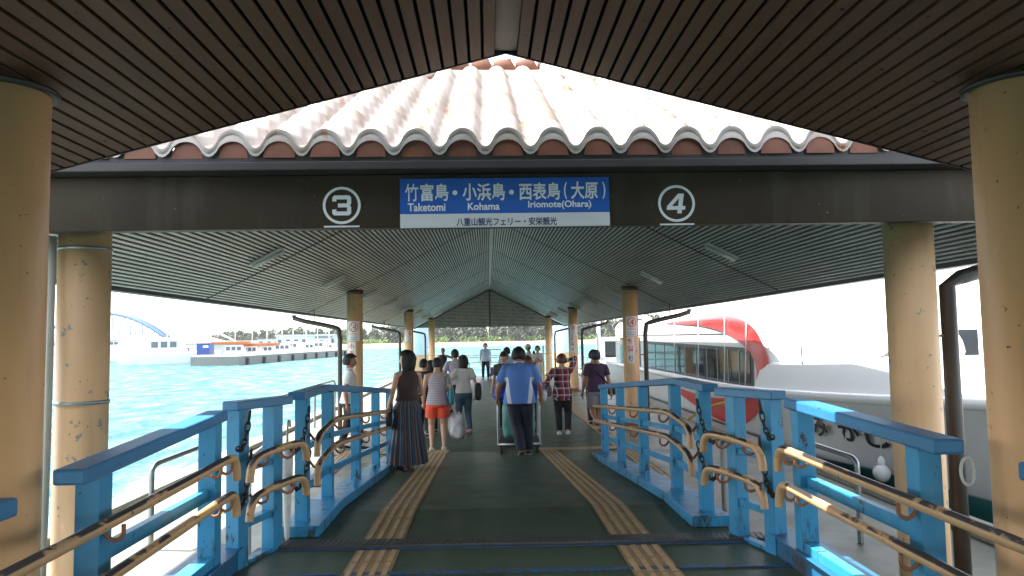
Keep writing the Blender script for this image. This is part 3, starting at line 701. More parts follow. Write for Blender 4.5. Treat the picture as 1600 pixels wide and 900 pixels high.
# flat bed trolley with hoop handle by the guard
t = thing('hand_trolley', 'white pipe hand trolley with blue crate standing beside the guard', 'trolley', (.36, 35.2, 0))
MB().box((0, 0, .22), (.62, .95, .06)).build('platform', 'dark_grey', t, .01)
MB().tube(chaikin([(-.26, -.4, .25), (-.26, -.4, 1.35), (-.24, -.4, 1.42), (.24, -.4, 1.42), (.26, -.4, 1.35), (.26, -.4, .25)], 2), .018, 8).build('handle', 'galvanised', t)
b = MB()
for zz in (.7, 1.05): b.tube([(-.26, -.4, zz), (.26, -.4, zz)], .012, 6)
b.build('cross_bar', 'galvanised', t)
for sx_ in (-1, 1):
    for sy in (-1, 1): MB().tube([(sx_*.24-.02, sy*.36, .095), (sx_*.24+.02, sy*.36, .095)], .095, 14).build('wheel', 'rubber', t)
t = thing('storage_crate', 'blue plastic crate with white lid lying on the hand trolley', 'crate', (.36, 35.2, .25))
b = MB(); b.box((0, 0, .15), (.50, .7, .29)); b.build('body', 'trolley_blue', t, .02); MB().box((0, 0, .33), (.54, .74, .07)).build('lid', 'boat_white', t, .015)

# ------------------------------------------------------------------ the ferry on the right
fy = thing('ferry', 'white passenger ferry with red swoosh and dark windows moored along the pontoon', 'ferry')
FX = 7.15
def hb(y, z):                                       # half beam of the hull
    fl = .80+.20*min(1, max(0, (z+.9)/2.0))
    if y >= 14: p = 1
    else: p = max(0, 1-((14-y)/11.2)**2.2) if y > 2.8 else 0
    return 2.12*(p**(1.0+.5*(1-fl)*3))*(.86+.14*fl if y >= 11 else fl*.55+.45*(1 if z > .9 else .75+.25*max(0, (z+.9)/1.8)))
def sheer(y): return .90+.0 if y > 16 else .90+.62*((16-y)/13.2)**1.5
Ys = [2.8, 3.0, 3.4, 4, 4.8, 5.6, 6.5, 7.5, 8.5, 9.5, 10.5, 11.5, 13, 15, 17, 20, 24, 28, 31]
vs, fs = [], []; nz = 9
for y in Ys:
    for s in (-1, 1):
        for k in range(nz): z = -1.3+(sheer(y)+1.3)*k/(nz-1); vs.append((FX+s*hb(y, z), y, z))
for i in range(len(Ys)-1):
    for s in (0, 1):
        for k in range(nz-1):
            a = i*2*nz+s*nz+k; fs.append((a, a+1, a+2*nz+1, a+2*nz))
    a = i*2*nz; fs.append((a+nz-1, a+2*nz-1, a+4*nz-1, a+3*nz-1))
a = (len(Ys)-1)*2*nz; fs.append(tuple(range(a, a+nz))+tuple(range(a+2*nz-1, a+nz-1, -1)))
b = MB(); b.add(vs, fs, True); hull = b.build('hull', 'hull_white', fy)
e = hull.modifiers.new('split', 'EDGE_SPLIT'); e.split_angle = R(50)
for s in (-1, 1):
    b = MB(); b.tube([(FX+s*(hb(y, sheer(y))+.02), y, sheer(y)-.05) for y in Ys], (.05, .075), 10); b.build('rub_rail', 'boat_white', fy)
# foredeck bulwark, lower than the cabin, sloping down towards the bow
def blk(y): return sheer(y)+.10+.42*max(0, min(1, (y-3.2)/6))
vs, fs = [], []; Yb = [3.1, 3.6, 4.4, 5.4, 6.5, 8, 9.5, 11, 12.5, 14]
for y in Yb:
    h = hb(y, 1.2)
    vs += [(FX-h*.985, y, sheer(y)-.02), (FX-h*.90, y, blk(y)-.08), (FX-h*.80, y, blk(y)), (FX+h*.80, y, blk(y)), (FX+h*.90, y, blk(y)-.08), (FX+h*.985, y, sheer(y)-.02)]
for i in range(len(Yb)-1):
    for k in range(5): a = i*6+k; fs.append((a, a+1, a+7, a+6))
fs += [tuple(range(6)), tuple(range(len(vs)-6, len(vs)))[::-1]]
b = MB(); b.add(vs, fs, True); o = b.build('foredeck', 'boat_white', fy); e = o.modifiers.new('split', 'EDGE_SPLIT'); e.split_angle = R(40)
# cabin
def cw(y): return 1.93 if y > 14.2 else 1.93*max(0.0, 1-((14.2-y)/1.42)**2.6)**.5 if y > 12.79 else 0.0
def ch(y): return 2.50 if y > 17 else 2.50-.95*((17-y)/4.3)**2.2
def cside(y, z):
    h = ch(y); r = .30; w0 = cw(y)
    if z > h-r: q = min(1, (z-(h-r))/r); return FX-max(0.0, w0-r*(1-math.sqrt(max(0, 1-q*q))))
    return FX-w0
Yc_ = [12.80, 12.84, 12.95, 13.15, 13.4, 13.7, 14, 14.4, 14.9, 15.4, 16, 17, 19, 22, 26, 30]
vs, fs = [], []; m = 18
for y in Yc_:
    h = ch(y)
    zs = [.45, .9, 1.3, 1.7, h-.30, h-.2, h-.1, h-.03, h]
    half = [(cside(y, z), z) for z in zs]
    vs += [(x, y, z) for x, z in half]+[(2*FX-x, y, z) for x, z in half[::-1]]
for i in range(len(Yc_)-1):
    for k in range(m): k2 = (k+1) % m; fs.append((i*m+k, i*m+k2, (i+1)*m+k2, (i+1)*m+k))
fs += [tuple(range(m))[::-1], tuple(range((len(Yc_)-1)*m, len(Yc_)*m))]
b = MB(); b.add(vs, fs, True); o = b.build('cabin', 'boat_white', fy); e = o.modifiers.new('split', 'EDGE_SPLIT'); e.split_angle = R(45)
# side deck between cabin and hull is the hull's own top; windows
def winz(y): f = (y-14.5)/9.5; return .93-.22*f, 1.63+.09*f
def wpatch(y0, y1, inset, off, mb):
    a0, a1 = winz(y0); b0, b1 = winz(y1); dy = inset*(1 if y1 > y0 else -1)
    mb.add([(cside(y0+dy, 1.2)-off, y0+dy, a0+inset), (cside(y1-dy, 1.2)-off, y1-dy, b0+inset), (cside(y1-dy, 1.2)-off, y1-dy, b1-inset), (cside(y0+dy, 1.2)-off, y0+dy, a1-inset)], [(0, 1, 2, 3)])
b = MB(); wpatch(14.42, 17, -.05, .012, b); wpatch(17, 24.2, -.05, .012, b); b.build('window_band', 'frame_black', fy, normals=False)
ed = [14.5, 15.15, 15.85, 16.6, 17.4, 18.3, 19.3, 20.4, 21.6, 22.8, 24.1]
for i in range(len(ed)-1): b = MB(); wpatch(ed[i], ed[i+1], .035, .020, b); b.build('window', 'glass_dark', fy, normals=False)
for y in (25.2, 27.2): b = MB(); b.box((FX-1.94, y+.8, 1.35), (.03, 1.7, 1.1)); b.build('window', 'glass_dark', fy)
for i in range(1, len(ed)-1):
    b = MB(); y = ed[i]; a0, a1 = winz(y); b.bar((cside(y, 1.2)-.026, y, a0), (cside(y, 1.2)-.026, y, a1), .03, .012, (1, 0, 0)); b.build('window_mullion', 'galvanised', fy)

# red swoosh: an upper sweep round the cabin front and a crescent on the hull
def spl(P, n):
    P = [V((p[0], p[1], 0)) for p in P]; q = chaikin(P, 3); L = [0]
    for a, c in zip(q, q[1:]): L.append(L[-1]+(c-a).length)
    out = []
    for i in range(n+1):
        d = L[-1]*i/n; k = 0
        while k < len(L)-2 and L[k+1] < d: k += 1
        f = (d-L[k])/max(1e-9, L[k+1]-L[k]); out.append(q[k].lerp(q[k+1], max(0, min(1, f))))
    return out
b = MB(); O_ = spl([(21.5, 2.30), (18.5, 2.42), (16.2, 2.40), (14.8, 2.22), (13.85, 1.86), (13.62, 1.25), (13.75, .8), (14.0, .46)], 40); I_ = spl([(21.5, 2.28), (18.5, 2.22), (16.4, 2.06), (15.2, 1.84), (14.5, 1.60), (14.15, 1.35), (14.2, .95), (14.5, .46)], 40); kk = 4
for i in range(40):
    row = []
    for q in (O_[i], O_[i+1]): pass
    for j in range(kk):
        c4 = [O_[i].lerp(I_[i], j/kk), O_[i+1].lerp(I_[i+1], j/kk), O_[i+1].lerp(I_[i+1], (j+1)/kk), O_[i].lerp(I_[i], (j+1)/kk)]
        b.add([(cside(p.x, min(p.y, ch(p.x)-.002))-.028, p.x, min(p.y, ch(p.x)-.002)+.012) for p in c4], [(0, 1, 2, 3)], True)
b.build('red_stripe', 'boat_red', fy)
b = MB(); O_ = spl([(20.8, .62), (18.6, .30), (16.5, .08), (14.8, .10), (14.0, .34), (13.3, .78)], 30); I_ = spl([(20.8, .63), (19.6, .58), (18.0, .52), (16.4, .54), (15.2, .66), (14.4, .82)], 30)
for i in range(30):
    for j in range(3):
        c4 = [O_[i].lerp(I_[i], j/3), O_[i+1].lerp(I_[i+1], j/3), O_[i+1].lerp(I_[i+1], (j+1)/3), O_[i].lerp(I_[i], (j+1)/3)]
        b.add([(FX-hb(p.x, p.y)-.012, p.x, p.y) for p in c4], [(0, 1, 2, 3)], True)
b.build('red_stripe', 'boat_red', fy)
# name on the bow
b = MB()
for i, ch_ in enumerate('うみかじ'):
    y = 12.0-.64*i; vs_, fs_ = fit_text(ch_, .52, .30, .026)
    b.add([(FX-hb(y-x, .51+z)-.04, y-x, .51+z) for x, _, z in vs_], fs_)
b.build('hull_lettering', 'letter_black', fy, normals=False)
# rails, ropes on the foredeck, roof edge trim
b = MB(); b.tube([(cside(y, 1.0)-.01, y, 1.98-.0*y) for y in (15.5, 17, 19, 22, 25, 29.9)], .012, 6); b.build('roof_trim', 'galvanised', fy)
for y, zt in ((14.6, 2.2), (15.9, 2.36), (17.9, 2.44), (20.2, 2.45)):
    MB().tube([(cside(y, 2.0)-.05, y, zt), (FX-2.02, y, 1.2), (FX-2.10, y-.1, .35)], .011, 6).build('hanging_line', 'rope_white', fy)
MB().tube([(FX-1.85, 12.3, 1.0), (FX-1.86, 12.3, 1.85)], .012, 6).build('aerial', 'dark_grey', fy)
b = MB(); b.box((FX-1.55, 12.9, 1.12), (.35, .5, .35)); b.build('deck_locker', 'boat_white', fy, .03)
MB().tube(chaikin([(FX-1.7, 13.6, 1.0), (FX-2.2, 14.2, .72), (4.5, 15.3, .45), (4.3, 15.9, .15)], 2), .028, 8).build('mooring_rope', 'rope_yellow', None); tag(bpy.data.objects['mooring_rope'], 'yellow and white mooring rope running from the ferry side to the pontoon edge', 'rope')
f1 = thing('fender', 'white ball fender on a thin rope against the ferry bow', 'fender', (FX-hb(10.0, .2)-.17, 9.9, .06))
MB().ell((0, 0, 0), (.115, .115, .12)).ell((0, 0, .15), (.05, .05, .08)).build('ball', 'boat_white', f1); MB().tube([(0, 0, .2), (.08, .05, 1.2)], .009, 6).build('line', 'rope_white', f1)
# second ferry behind
f2 = thing('ferry', 'second white ferry seen between the two right hand columns, with blue tinted windows', 'ferry', (0, 0, 0))
b = MB(); b.prism([(9.9, 12), (12, 8.8), (14, 12), (14, 28), (9.9, 28)], -1.2, 1.0); b.build('hull', 'boat_white', f2, .08)
b = MB(); b.prism([(10.3, 13.5), (11, 12.4), (13, 12.4), (13.6, 13.5), (13.6, 26), (10.3, 26)], 1.0, 2.25); b.build('cabin', 'boat_white', f2, .08)
for i in range(6): MB().box((10.285, 14.3+1.5*i, 1.62), (.03, 1.25, .72)).build('window', 'glass_dark', f2)
MB().box((10.66, 12.93, 1.62), (.03, .95, .72), Matrix.Rotation(math.atan2(-1.1, .7)+math.pi/2, 3, 'Z') if 0 else Matrix.Rotation(R(-32.5), 3, 'Z')).build('window', 'glass_dark', f2)
# work boat with arch frame moored ahead of the ferry
wb = thing('work_boat', 'white open work boat with arched mast frame behind the number 4 column', 'boat', (6.3, 36, -.9))
b = MB(); b.prism([(-1.5, -3.5), (1.5, -3.5), (1.5, 4), (0, 7), (-1.5, 4)], 0, 1.0); b.build('hull', 'boat_white', wb, .06)
for x in (-1.2, 1.2): MB().tube([(x, -2.2, 1.0), (x, -2.2, 3.6)], .09, 10).build('frame_post', 'boat_white', wb)
MB().tube(chaikin([(-1.2, -2.2, 3.4), (-1.2, -2.2, 3.75), (1.2, -2.2, 3.75), (1.2, -2.2, 3.4)], 2), .10, 10).build('arch', 'boat_white', wb)
b = MB()
for zz in (1.45, 1.85): b.tube([(-1.4, -3.3, zz), (1.4, -3.3, zz)], .03, 6); b.tube([(-1.4, -3.3, zz), (-1.4, 3.8, zz)], .03, 6)
for x in (-1.4, -.7, 0, .7, 1.4): b.tube([(x, -3.3, 1), (x, -3.3, 1.85)], .03, 6)
for y in (-1.5, .3, 2.1, 3.8): b.tube([(-1.4, y, 1), (-1.4, y, 1.85)], .03, 6)
b.build('deck_rail', 'boat_white', wb)
b = MB(); b.box((.3, 1.8, 1.9), (1.8, 2.2, 1.8)); b.build('wheelhouse', 'boat_white', wb, .06); MB().box((.3, .69, 2.2), (1.5, .03, .8)).build('window', 'glass_dark', wb)
# ------------------------------------------------------------------ harbour across the water
def at(px, py, Y): return AY(px, py, Y)
# far shore: beach, land and wood
b = MB(); n = 60
for i in range(n):
    x0, x1 = -520+1000*i/n, -520+1000*(i+1)/n
    yy = lambda x: 262+10*math.sin(x*.021)+5*math.sin(x*.06)+(.0 if x > -60 else (-60-x)*1.1)
    b.add([(x0, yy(x0)-4, SEA-.3), (x1, yy(x1)-4, SEA-.3), (x1, yy(x1)+9, .35), (x0, yy(x0)+9, .35), (x1, yy(x1)+24, .7), (x0, yy(x0)+24, .7)], [(0, 1, 2, 3), (3, 2, 4, 5)], True)
tag(b.build('beach', 'sand'), kind='structure')
b = MB()
for i in range(n):
    x0, x1 = -520+1000*i/n, -520+1000*(i+1)/n
    b.add([(x0, yy(x0)+23, .68), (x1, yy(x1)+23, .68), (x1, yy(x1)+200, 1.5), (x0, yy(x0)+200, 1.5)], [(0, 1, 2, 3)], True)
tag(b.build('shore_land', 'land_green'), kind='structure')
def leaves(mb, c, r, n, size):
    for _ in range(n):
        while True:
            d = V((rnd.uniform(-1, 1), rnd.uniform(-1, 1), rnd.uniform(-1, 1)))
            if .25 < d.length < 1: break
        p = V(c)+V((d.x*r[0], d.y*r[1], d.z*r[2])); a = V((rnd.gauss(0, 1), rnd.gauss(0, 1), rnd.gauss(0, 1))).normalized(); u = a.orthogonal().normalized(); v_ = a.cross(u); q = size*rnd.uniform(.5, 1.2)
        mb.add([p+u*q, p+v_*q*.6, p-u*q, p-v_*q*.6], [(0, 1, 2, 3)])
pine, shr, trk = MB(), MB(), MB()
x = -130
while x < 215:
    for row in range(3):
        y = yy(x)+24+row*12+rnd.uniform(-3, 5); dense = 1 if x > -36 else .6
        h = rnd.uniform(6.2, 9.0)*(1 if -36 < x < 75 else .72)*(1, 1.12, 1.05)[row]
        xx = x+rnd.uniform(-1.5, 1.5)
        trk.tube([(xx, y, .3), (xx+rnd.uniform(-.3, .3), y, h*.8)], [.22, .07], 5)
        for k in range(4):
            f = .22+.22*k; leaves(pine, (xx+rnd.uniform(-.7, .7), y+rnd.uniform(-.7, .7), h*f+.3), (2.9*(1.15-f*.75), 2.6*(1.15-f*.75), h*.24), int(78*dense), .66)
        leaves(pine, (xx, y, h*.98), (.45, .45, h*.14), 14, .3)
    x += rnd.uniform(2.2, 4.2)
x = -130
while x < 215:
    if rnd.random() < .82: leaves(shr, (x, yy(x)+20+rnd.uniform(-1, 2), 1.3), (rnd.uniform(1.5, 4.2), 2, rnd.uniform(.9, 2.0)), 110, .40)
    x += rnd.uniform(2, 4.5)
w_o = pine.build('shore_wood', 'leaf_pine', normals=False); tag(w_o, 'grey green casuarina wood lining the far beach', 'wood', kind='stuff')
trk.build('trunks', 'bark', w_o, normals=False)
tag(shr.build('shore_shrubs', 'leaf_bright', normals=False), 'bright green shrubs along the top of the far beach', 'shrubs', kind='stuff')
# low land and sea wall far left
b = MB(); b.box((-330, 640, 1.5), (640, 30, 8)); tag(b.build('sea_wall', 'sea_wall'), kind='structure')
hill = MB(); n = 40
for i in range(n):
    x0, x1 = -420+430*i/n, -420+430*(i+1)/n; hh = lambda x: 5+4*noise.noise(V((x*.02, 3.1, 0)))+2*noise.noise(V((x*.09, 1.1, 0)))
    hill.add([(x0, 520, -1), (x1, 520, -1), (x1, 560, hh(x1)), (x0, 560, hh(x0))], [(0, 1, 2, 3)], True)
tag(hill.build('low_hills', 'land_green'), kind='structure')
# concrete pier
t = thing('harbour_pier', 'grey concrete harbour pier running along the far basin with stained face', 'pier')
A, B, C_ = AZ(298, 572, SEA), AZ(372, 571, SEA), AZ(545, 555.5, SEA)
b = MB(); b.prism([(A.x, A.y), (B.x, B.y), (C_.x, C_.y), (C_.x-9, C_.y+14), (A.x-4, A.y+12)], -2, .22); b.build('wall', 'sea_wall', t)
b = MB(); d = (C_-B).normalized()
for i in range(9): p = B.lerp(C_, (i+.5)/9); MB().bar(p+V((.1, -.25, .9)), p+V((.1, -.25, .0)), .4, .5, (0, 1, 0)).build('rubber_fender', 'rubber', t)
def small_boat(px, py, Y, L, rz, label, hullm='boat_white', cab='boat_white', awn=None, mast=2.5, grp='small boats moored across the basin'):
    p = AY(px, py, Y); t = thing('moored_boat', label, 'boat', (p.x, p.y, SEA), rz, grp); W2 = L*.15
    n0 = [(-W2, -L/2), (W2, -L/2), (W2, L*.2), (W2*.6, L*.4), (0, L/2), (-W2*.6, L*.4), (-W2, L*.2)]
    vs = [(x*.8, y*.93, -.3) for x, y in n0]+[(x, y, L*.11+(.25*L*.11 if y > L*.3 else 0)) for x, y in n0]; b = MB()
    b.add(vs, [tuple(range(7))[::-1], tuple(range(7, 14))]+[(i, (i+1) % 7, 7+(i+1) % 7, 7+i) for i in range(7)]); b.build('hull', hullm, t, .05)
    h = L*.11; ch2 = L*.17
    b = MB(); b.add([(-W2*.75, -L*.22, h), (W2*.75, -L*.22, h), (W2*.75, L*.16, h), (-W2*.75, L*.16, h), (-W2*.68, -L*.2, h+ch2), (W2*.68, -L*.2, h+ch2), (W2*.68, L*.08, h+ch2), (-W2*.68, L*.08, h+ch2)], [(0, 1, 5, 4), (1, 2, 6, 5), (2, 3, 7, 6), (3, 0, 4, 7), (4, 5, 6, 7)]); b.build('cabin', cab, t, .04)
    for s in (-1, 1):
        for k in range(3): MB().box((s*W2*.735, -L*.15+k*L*.09, h+ch2*.58), (.06, L*.065, ch2*.38)).build('window', 'glass_hazed', t)
    if awn: MB().box((0, -L*.12, h+ch2*1.15), (W2*2.0, L*.62, .45)).build('awning', awn, t, .06)
    if mast: MB().tube([(0, -L*.05, h+ch2), (0, -L*.05, h+ch2+mast)], .06, 6).build('mast', 'boat_white', t)
    return t
# large catamaran ferry
p = AY(215, 561, 132); t = thing('catamaran', 'large white catamaran ferry lying below the blue arch bridge', 'ferry', (p.x-8, p.y, SEA), R(-90))
vs = []; L, W2 = 34, 4.5
b = MB(); b.add([(x, y, z) for z, g in ((-.3, .93), (2.4, 1.0)) for x, y in ((-W2, -L/2), (W2, -L/2), (W2, L*.28*g), (W2*.7, L/2*g), (-W2*.7, L/2*g), (-W2, L*.28*g))], [(0, 1, 2, 3, 4, 5)[::-1], (6, 7, 8, 9, 10, 11)]+[(i, (i+1) % 6, 6+(i+1) % 6, 6+i) for i in range(6)]); b.build('hull', 'boat_white', t, .1)
b = MB(); b.add([(x, y, z) for z, y0, y1 in ((2.4, -16, 11), (4.2, -15.5, 7.5)) for x, y in ((-4, y0), (4, y0), (4, y1), (-4, y1))], [(0, 1, 5, 4), (1, 2, 6, 5), (2, 3, 7, 6), (3, 0, 4, 7), (4, 5, 6, 7)]); b.build('cabin', 'boat_white', t, .15)
for s in (-1, 1): MB().box((s*4.02, -4, 3.15), (.1, 21, .75)).build('window_band', 'glass_hazed', t)
b = MB(); b.add([(x, y, z) for z, y0, y1 in ((4.2, -7, 3.5), (5.6, -6, 1.0)) for x, y in ((-2.8, y0), (2.8, y0), (2.8, y1), (-2.8, y1))], [(0, 1, 5, 4), (1, 2, 6, 5), (2, 3, 7, 6), (3, 0, 4, 7), (4, 5, 6, 7)]); b.build('wheelhouse', 'boat_white', t, .15)
for s in (-1, 1): MB().box((s*2.66, -2.0, 4.95), (.22, 6, .7)).build('window_band', 'glass_hazed', t)
MB().box((0, -6, 1.25), (9.1, 20, .12)).build('rub_strip', 'dark_grey', t)
b = MB()
for y in [-16+2*i for i in range(15)]: b.tube([(4.4, y, 2.4), (4.4, y, 3.3)], .04, 5)
b.tube([(4.4, -16, 3.3), (4.4, 12, 3.3)], .04, 5); b.build('deck_rail', 'boat_white', t)
small_boat(268, 566, 104, 13, R(-75), 'white cabin boat in front of the pier head, beside the blue cabin', mast=3)
small_boat(292, 563.5, 108, 9, R(-80), 'blue hulled small boat tucked behind the pier head', 'boat_blue', 'boat_white', mast=2)
c = AY(321, 553, 100); t = thing('harbour_cabin', 'bright blue box cabin standing on the pier head', 'cabin', (c.x, c.y, .4))
MB().box((0, 0, .7), (1.7, 1.7, 1.4)).build('wall', 'boat_blue', t, .03); MB().box((0, 0, 1.46), (1.85, 1.85, .10)).build('roof', 'boat_blue', t); MB().box((.35, -.86, 1.05), (.7, .04, .3)).build('name_board', 'boat_white', t)
for i, (px, py, Y, L, a, am, lab) in enumerate([
    (372, 549, 118, 9, -80, 'orange_cloth', 'boat with wide orange awning nearest the blue cabin'), (398, 548.5, 121, 8, -95, 'orange_cloth', 'boat with orange awning, middle one of the row behind the pier'),
    (421, 548, 126, 8, -85, 'orange_cloth', 'boat with orange awning at the right end of the awning row'), (445, 547, 132, 9, -70, None, 'white boat with bare deck right of the orange awnings'),
    (462, 545.5, 140, 10, -100, None, 'tall white cruiser in the middle of the far marina'), (482, 545, 148, 9, -60, None, 'white boat with dark windows before the marina buildings'),
    (500, 544.5, 155, 10, -85, None, 'white boat lying towards the end of the pier'), (517, 544, 160, 8, -100, None, 'small white boat next to the dark downpipe, far pier end')]):
    small_boat(px, py, Y, L, R(a), lab, awn=am, mast=rnd.uniform(2, 5))
# tent roofed hall and low buildings
def hall(px, Y, wd, dp, hw, hr, rm, label, name='harbour_hall', nwin=4):
    c = AY(px, 535, Y); t = thing(name, label, 'building', (c.x, c.y, 0), 0)
    MB().box((0, 0, hw/2-.3), (wd, dp, hw+.6)).build('wall', 'building_white', t)
    if hr > .6: MB().add([(-wd*.56, -dp*.56, hw), (wd*.56, -dp*.56, hw), (wd*.56, dp*.56, hw), (-wd*.56, dp*.56, hw), (-wd*.04, 0, hw+hr), (wd*.04, 0, hw+hr)], [(0, 1, 5, 4), (1, 2, 5), (2, 3, 4, 5), (3, 0, 4), (3, 2, 1, 0)]).build('roof', rm, t)
    else: MB().box((0, 0, hw+.2), (wd+.6, dp+.6, .4)).build('roof', rm, t)
    for i in range(nwin): MB().box((-wd/2+wd*(i+.5)/nwin, -dp/2-.03, hw*.55), (wd/nwin*.5, .08, hw*.35)).build('window', 'glass_hazed', t)
hall(301, 185, 13.5, 10, 1.9, 2.6, 'tile_orange', 'low white hall with wide orange hipped roof behind the moored boats')
for px, Y, wd, hw, rm, lab in ((352, 230, 12, 1.9, 'sea_wall', 'low pale building with grey roof right of the orange hipped roof'), (392, 260, 16, 2.1, 'building_white', 'long low white shed behind the orange awnings'), (432, 240, 10, 2.8, 'sea_wall', 'pale two storey block above the orange awnings'),
    (462, 215, 9, 3.4, 'building_white', 'tallest white harbour block in the middle of the marina'), (488, 230, 10, 2.9, 'sea_wall', 'pale block with grey roof left of the dark downpipe'), (508, 240, 8, 3.6, 'building_white', 'narrow white block just left of the dark downpipe')):
    hall(px, Y, wd, 8, hw, .4, rm, lab, 'harbour_building')
b = MB(); a_, c_ = AY(345, 522, 170), AY(368, 533, 170); b.bar(a_, c_, .35, .35); b.bar(c_, V((c_.x, c_.y, 0)), .5, .5, (0, 1, 0)); tag(b.build('crane_arm', 'boat_white'), 'slanting white loading crane boom beyond the blue cabin', 'crane')
# blue arch bridge
br = thing('arch_bridge', 'blue steel arch bridge on the horizon at the left', 'bridge')
YBR = 560; xl, xr = AY(60, 525, YBR).x, AY(263, 525, YBR).x; zd = 5.6; hA = 19.5
MB().box(((xl+xr)/2-40, YBR, zd-.6), (xr-xl+90, 9, 1.6)).build('deck', 'bridge_blue', br)
for s in (-1, 1):
    N = 40; f = lambda u: zd+hA*(1-(2*u-1)**2)
    MB().tube([(xl+(xr-xl)*i/N, YBR+s*4, f(i/N)) for i in range(N+1)], 1.25, 8).build('arch', 'bridge_blue', br)
    for i in range(1, 11): u = i/11; x = xl+(xr-xl)*u; MB().tube([(x, YBR+s*4, zd), (x, YBR+s*4, f(u))], .42, 6).build('hanger', 'bridge_blue', br)
for u in (.0, 1.0): MB().box((xl+(xr-xl)*u, YBR, 2), (4, 9, 7)).build('pier', 'sea_wall', br)
# humid sea air: far things pale towards the horizon
hz_ = Mat('haze', (1, 1, 1)); nt2 = hz_.nt; nt2.nodes.remove(hz_.b); pv = nd(nt2, 'ShaderNodeVolumePrincipled')
pv.inputs['Color'].default_value = (.93, .96, 1, 1); pv.inputs['Density'].default_value = .00016; pv.inputs['Anisotropy'].default_value = .3
nt2.links.new(pv.outputs[0], nt2.nodes['Material Output'].inputs['Volume']); M['haze'] = hz_.m
tag(MB().box((0, 975, 14.75), (3020, 2110, 33.5)).build('haze', 'haze'), 'thin pale haze hanging over the harbour water', 'haze', kind='stuff')

# ------------------------------------------------------------------ people
def pmat(key, col, rough=.8, fn=None, wr=.6, ws=7):
    if key in M: return key
    m = Mat(key, col, rough); m.vary(5, .18)
    if fn: fn(m)
    if wr: m.bump(m.noise(ws, 4, (1.2, 1.2, .55)), wr, .03)
    M[key] = m.m; return key
def stripes(axis, freq, duty, col, amt=1):
    def f(m):
        z = m.xyz()[axis]; k = m.math('FRACT', m.math('ADD', m.math('MULTIPLY', z, freq), m.math('MULTIPLY', m.noise(4, 2), .35))); m.mix(m.math('MULTIPLY', m.math('LESS_THAN', k, duty), amt), col)
    return f
def plaid(m):
    x, y, z = m.xyz(); fr = lambda a, f, d, o=0: m.math('LESS_THAN', m.math('FRACT', m.math('ADD', m.math('MULTIPLY', a, f), o)), d)
    s = m.math('ADD', x, m.math('MULTIPLY', y, .7))
    m.mix(m.math('MULTIPLY', fr(s, 7.5, .30), .75), (.34, .02, .05)); m.mix(m.math('MULTIPLY', fr(z, 7.5, .30, .3), .75), (.36, .02, .06))
    m.mix(m.math('MULTIPLY', fr(s, 7.5, .13, .55), .8), (.55, .50, .50)); m.mix(m.math('MULTIPLY', fr(z, 7.5, .13, .05), .8), (.55, .50, .50))
def pleats(m):
    x, y, z = m.xyz(); a = m.math('ARCTAN2', y, x); k = m.math('FRACT', m.math('ADD', m.math('ADD', m.math('MULTIPLY', a, 1.45), m.math('MULTIPLY', z, .22)), m.math('MULTIPLY', m.noise(2.2, 3, (1, 1, .15)), .9)))
    b_ = lambda lo, hi: m.math('MULTIPLY', m.math('GREATER_THAN', k, lo), m.math('LESS_THAN', k, hi))
    m.mix(b_(.10, .30), (.02, .055, .10)); m.mix(b_(.36, .47), (.16, .06, .03)); m.mix(b_(.60, .72), (.05, .03, .025)); m.mix(b_(.80, .90), (.10, .16, .22))
pmat('skin', (.56, .31, .20), .5, wr=.08, ws=30); pmat('skin_tan', (.36, .17, .10), .5, wr=.08, ws=30)
pmat('hair_black', (.006, .005, .005), .65, wr=.5, ws=30); pmat('hair_brown', (.10, .035, .018), .45, wr=.5, ws=30); pmat('eye_dark', (.01, .008, .007), .3, wr=0); pmat('lip', (.30, .09, .07), .5, wr=0)

def loft(mb, rings, seg=20):                        # rings: (centre, u, v) with u, v as half-axis vectors
    vs = []; fs = []; n = len(rings)
    for c, u, v in rings:
        for k in range(seg): a = 2*math.pi*k/seg; vs.append(c+u*math.cos(a)+v*math.sin(a))
    for i in range(n-1):
        for k in range(seg): k2 = (k+1) % seg; fs.append((i*seg+k, i*seg+k2, (i+1)*seg+k2, (i+1)*seg+k))
    fs += [tuple(range(seg))[::-1], tuple(range((n-1)*seg, n*seg))]
    mb.add(vs, fs, True)
def remesh(mb, voxel, smooth=5, extra=None):
    me = mb.mesh('tmp'); bm = bmesh.new(); bm.from_mesh(me); bmesh.ops.recalc_face_normals(bm, faces=bm.faces); bm.to_mesh(me); bm.free()
    o = bpy.data.objects.new('tmp', me); COL.objects.link(o)
    r = o.modifiers.new('r', 'REMESH'); r.mode = 'VOXEL'; r.voxel_size = voxel; r.use_smooth_shade = True
    s = o.modifiers.new('s', 'SMOOTH'); s.factor = .5; s.iterations = smooth
    dg = bpy.context.evaluated_depsgraph_get(); dg.update(); m2 = bpy.data.meshes.new_from_object(o.evaluated_get(dg))
    bpy.data.objects.remove(o); bpy.data.meshes.remove(me)
    if extra:
        bm = bmesh.new(); bm.from_mesh(m2); me = extra.mesh('x'); bm.from_mesh(me); bm.to_mesh(m2); bm.free(); bpy.data.meshes.remove(me)
    m2.polygons.foreach_set('use_smooth', [True]*len(m2.polygons)); m2.update(); return m2
def ik(a, c, l1, l2, pole):                         # middle joint of a two bone limb
    a, c = V(a), V(c); d = c-a; L = min(d.length, (l1+l2)*.999); t = d.normalized(); c = a+t*L
    x = (l1*l1-l2*l2+L*L)/(2*L); h = math.sqrt(max(0, l1*l1-x*x)); p = V(pole); p = (p-t*p.dot(t)).normalized()
    return a+t*x+p*h, c
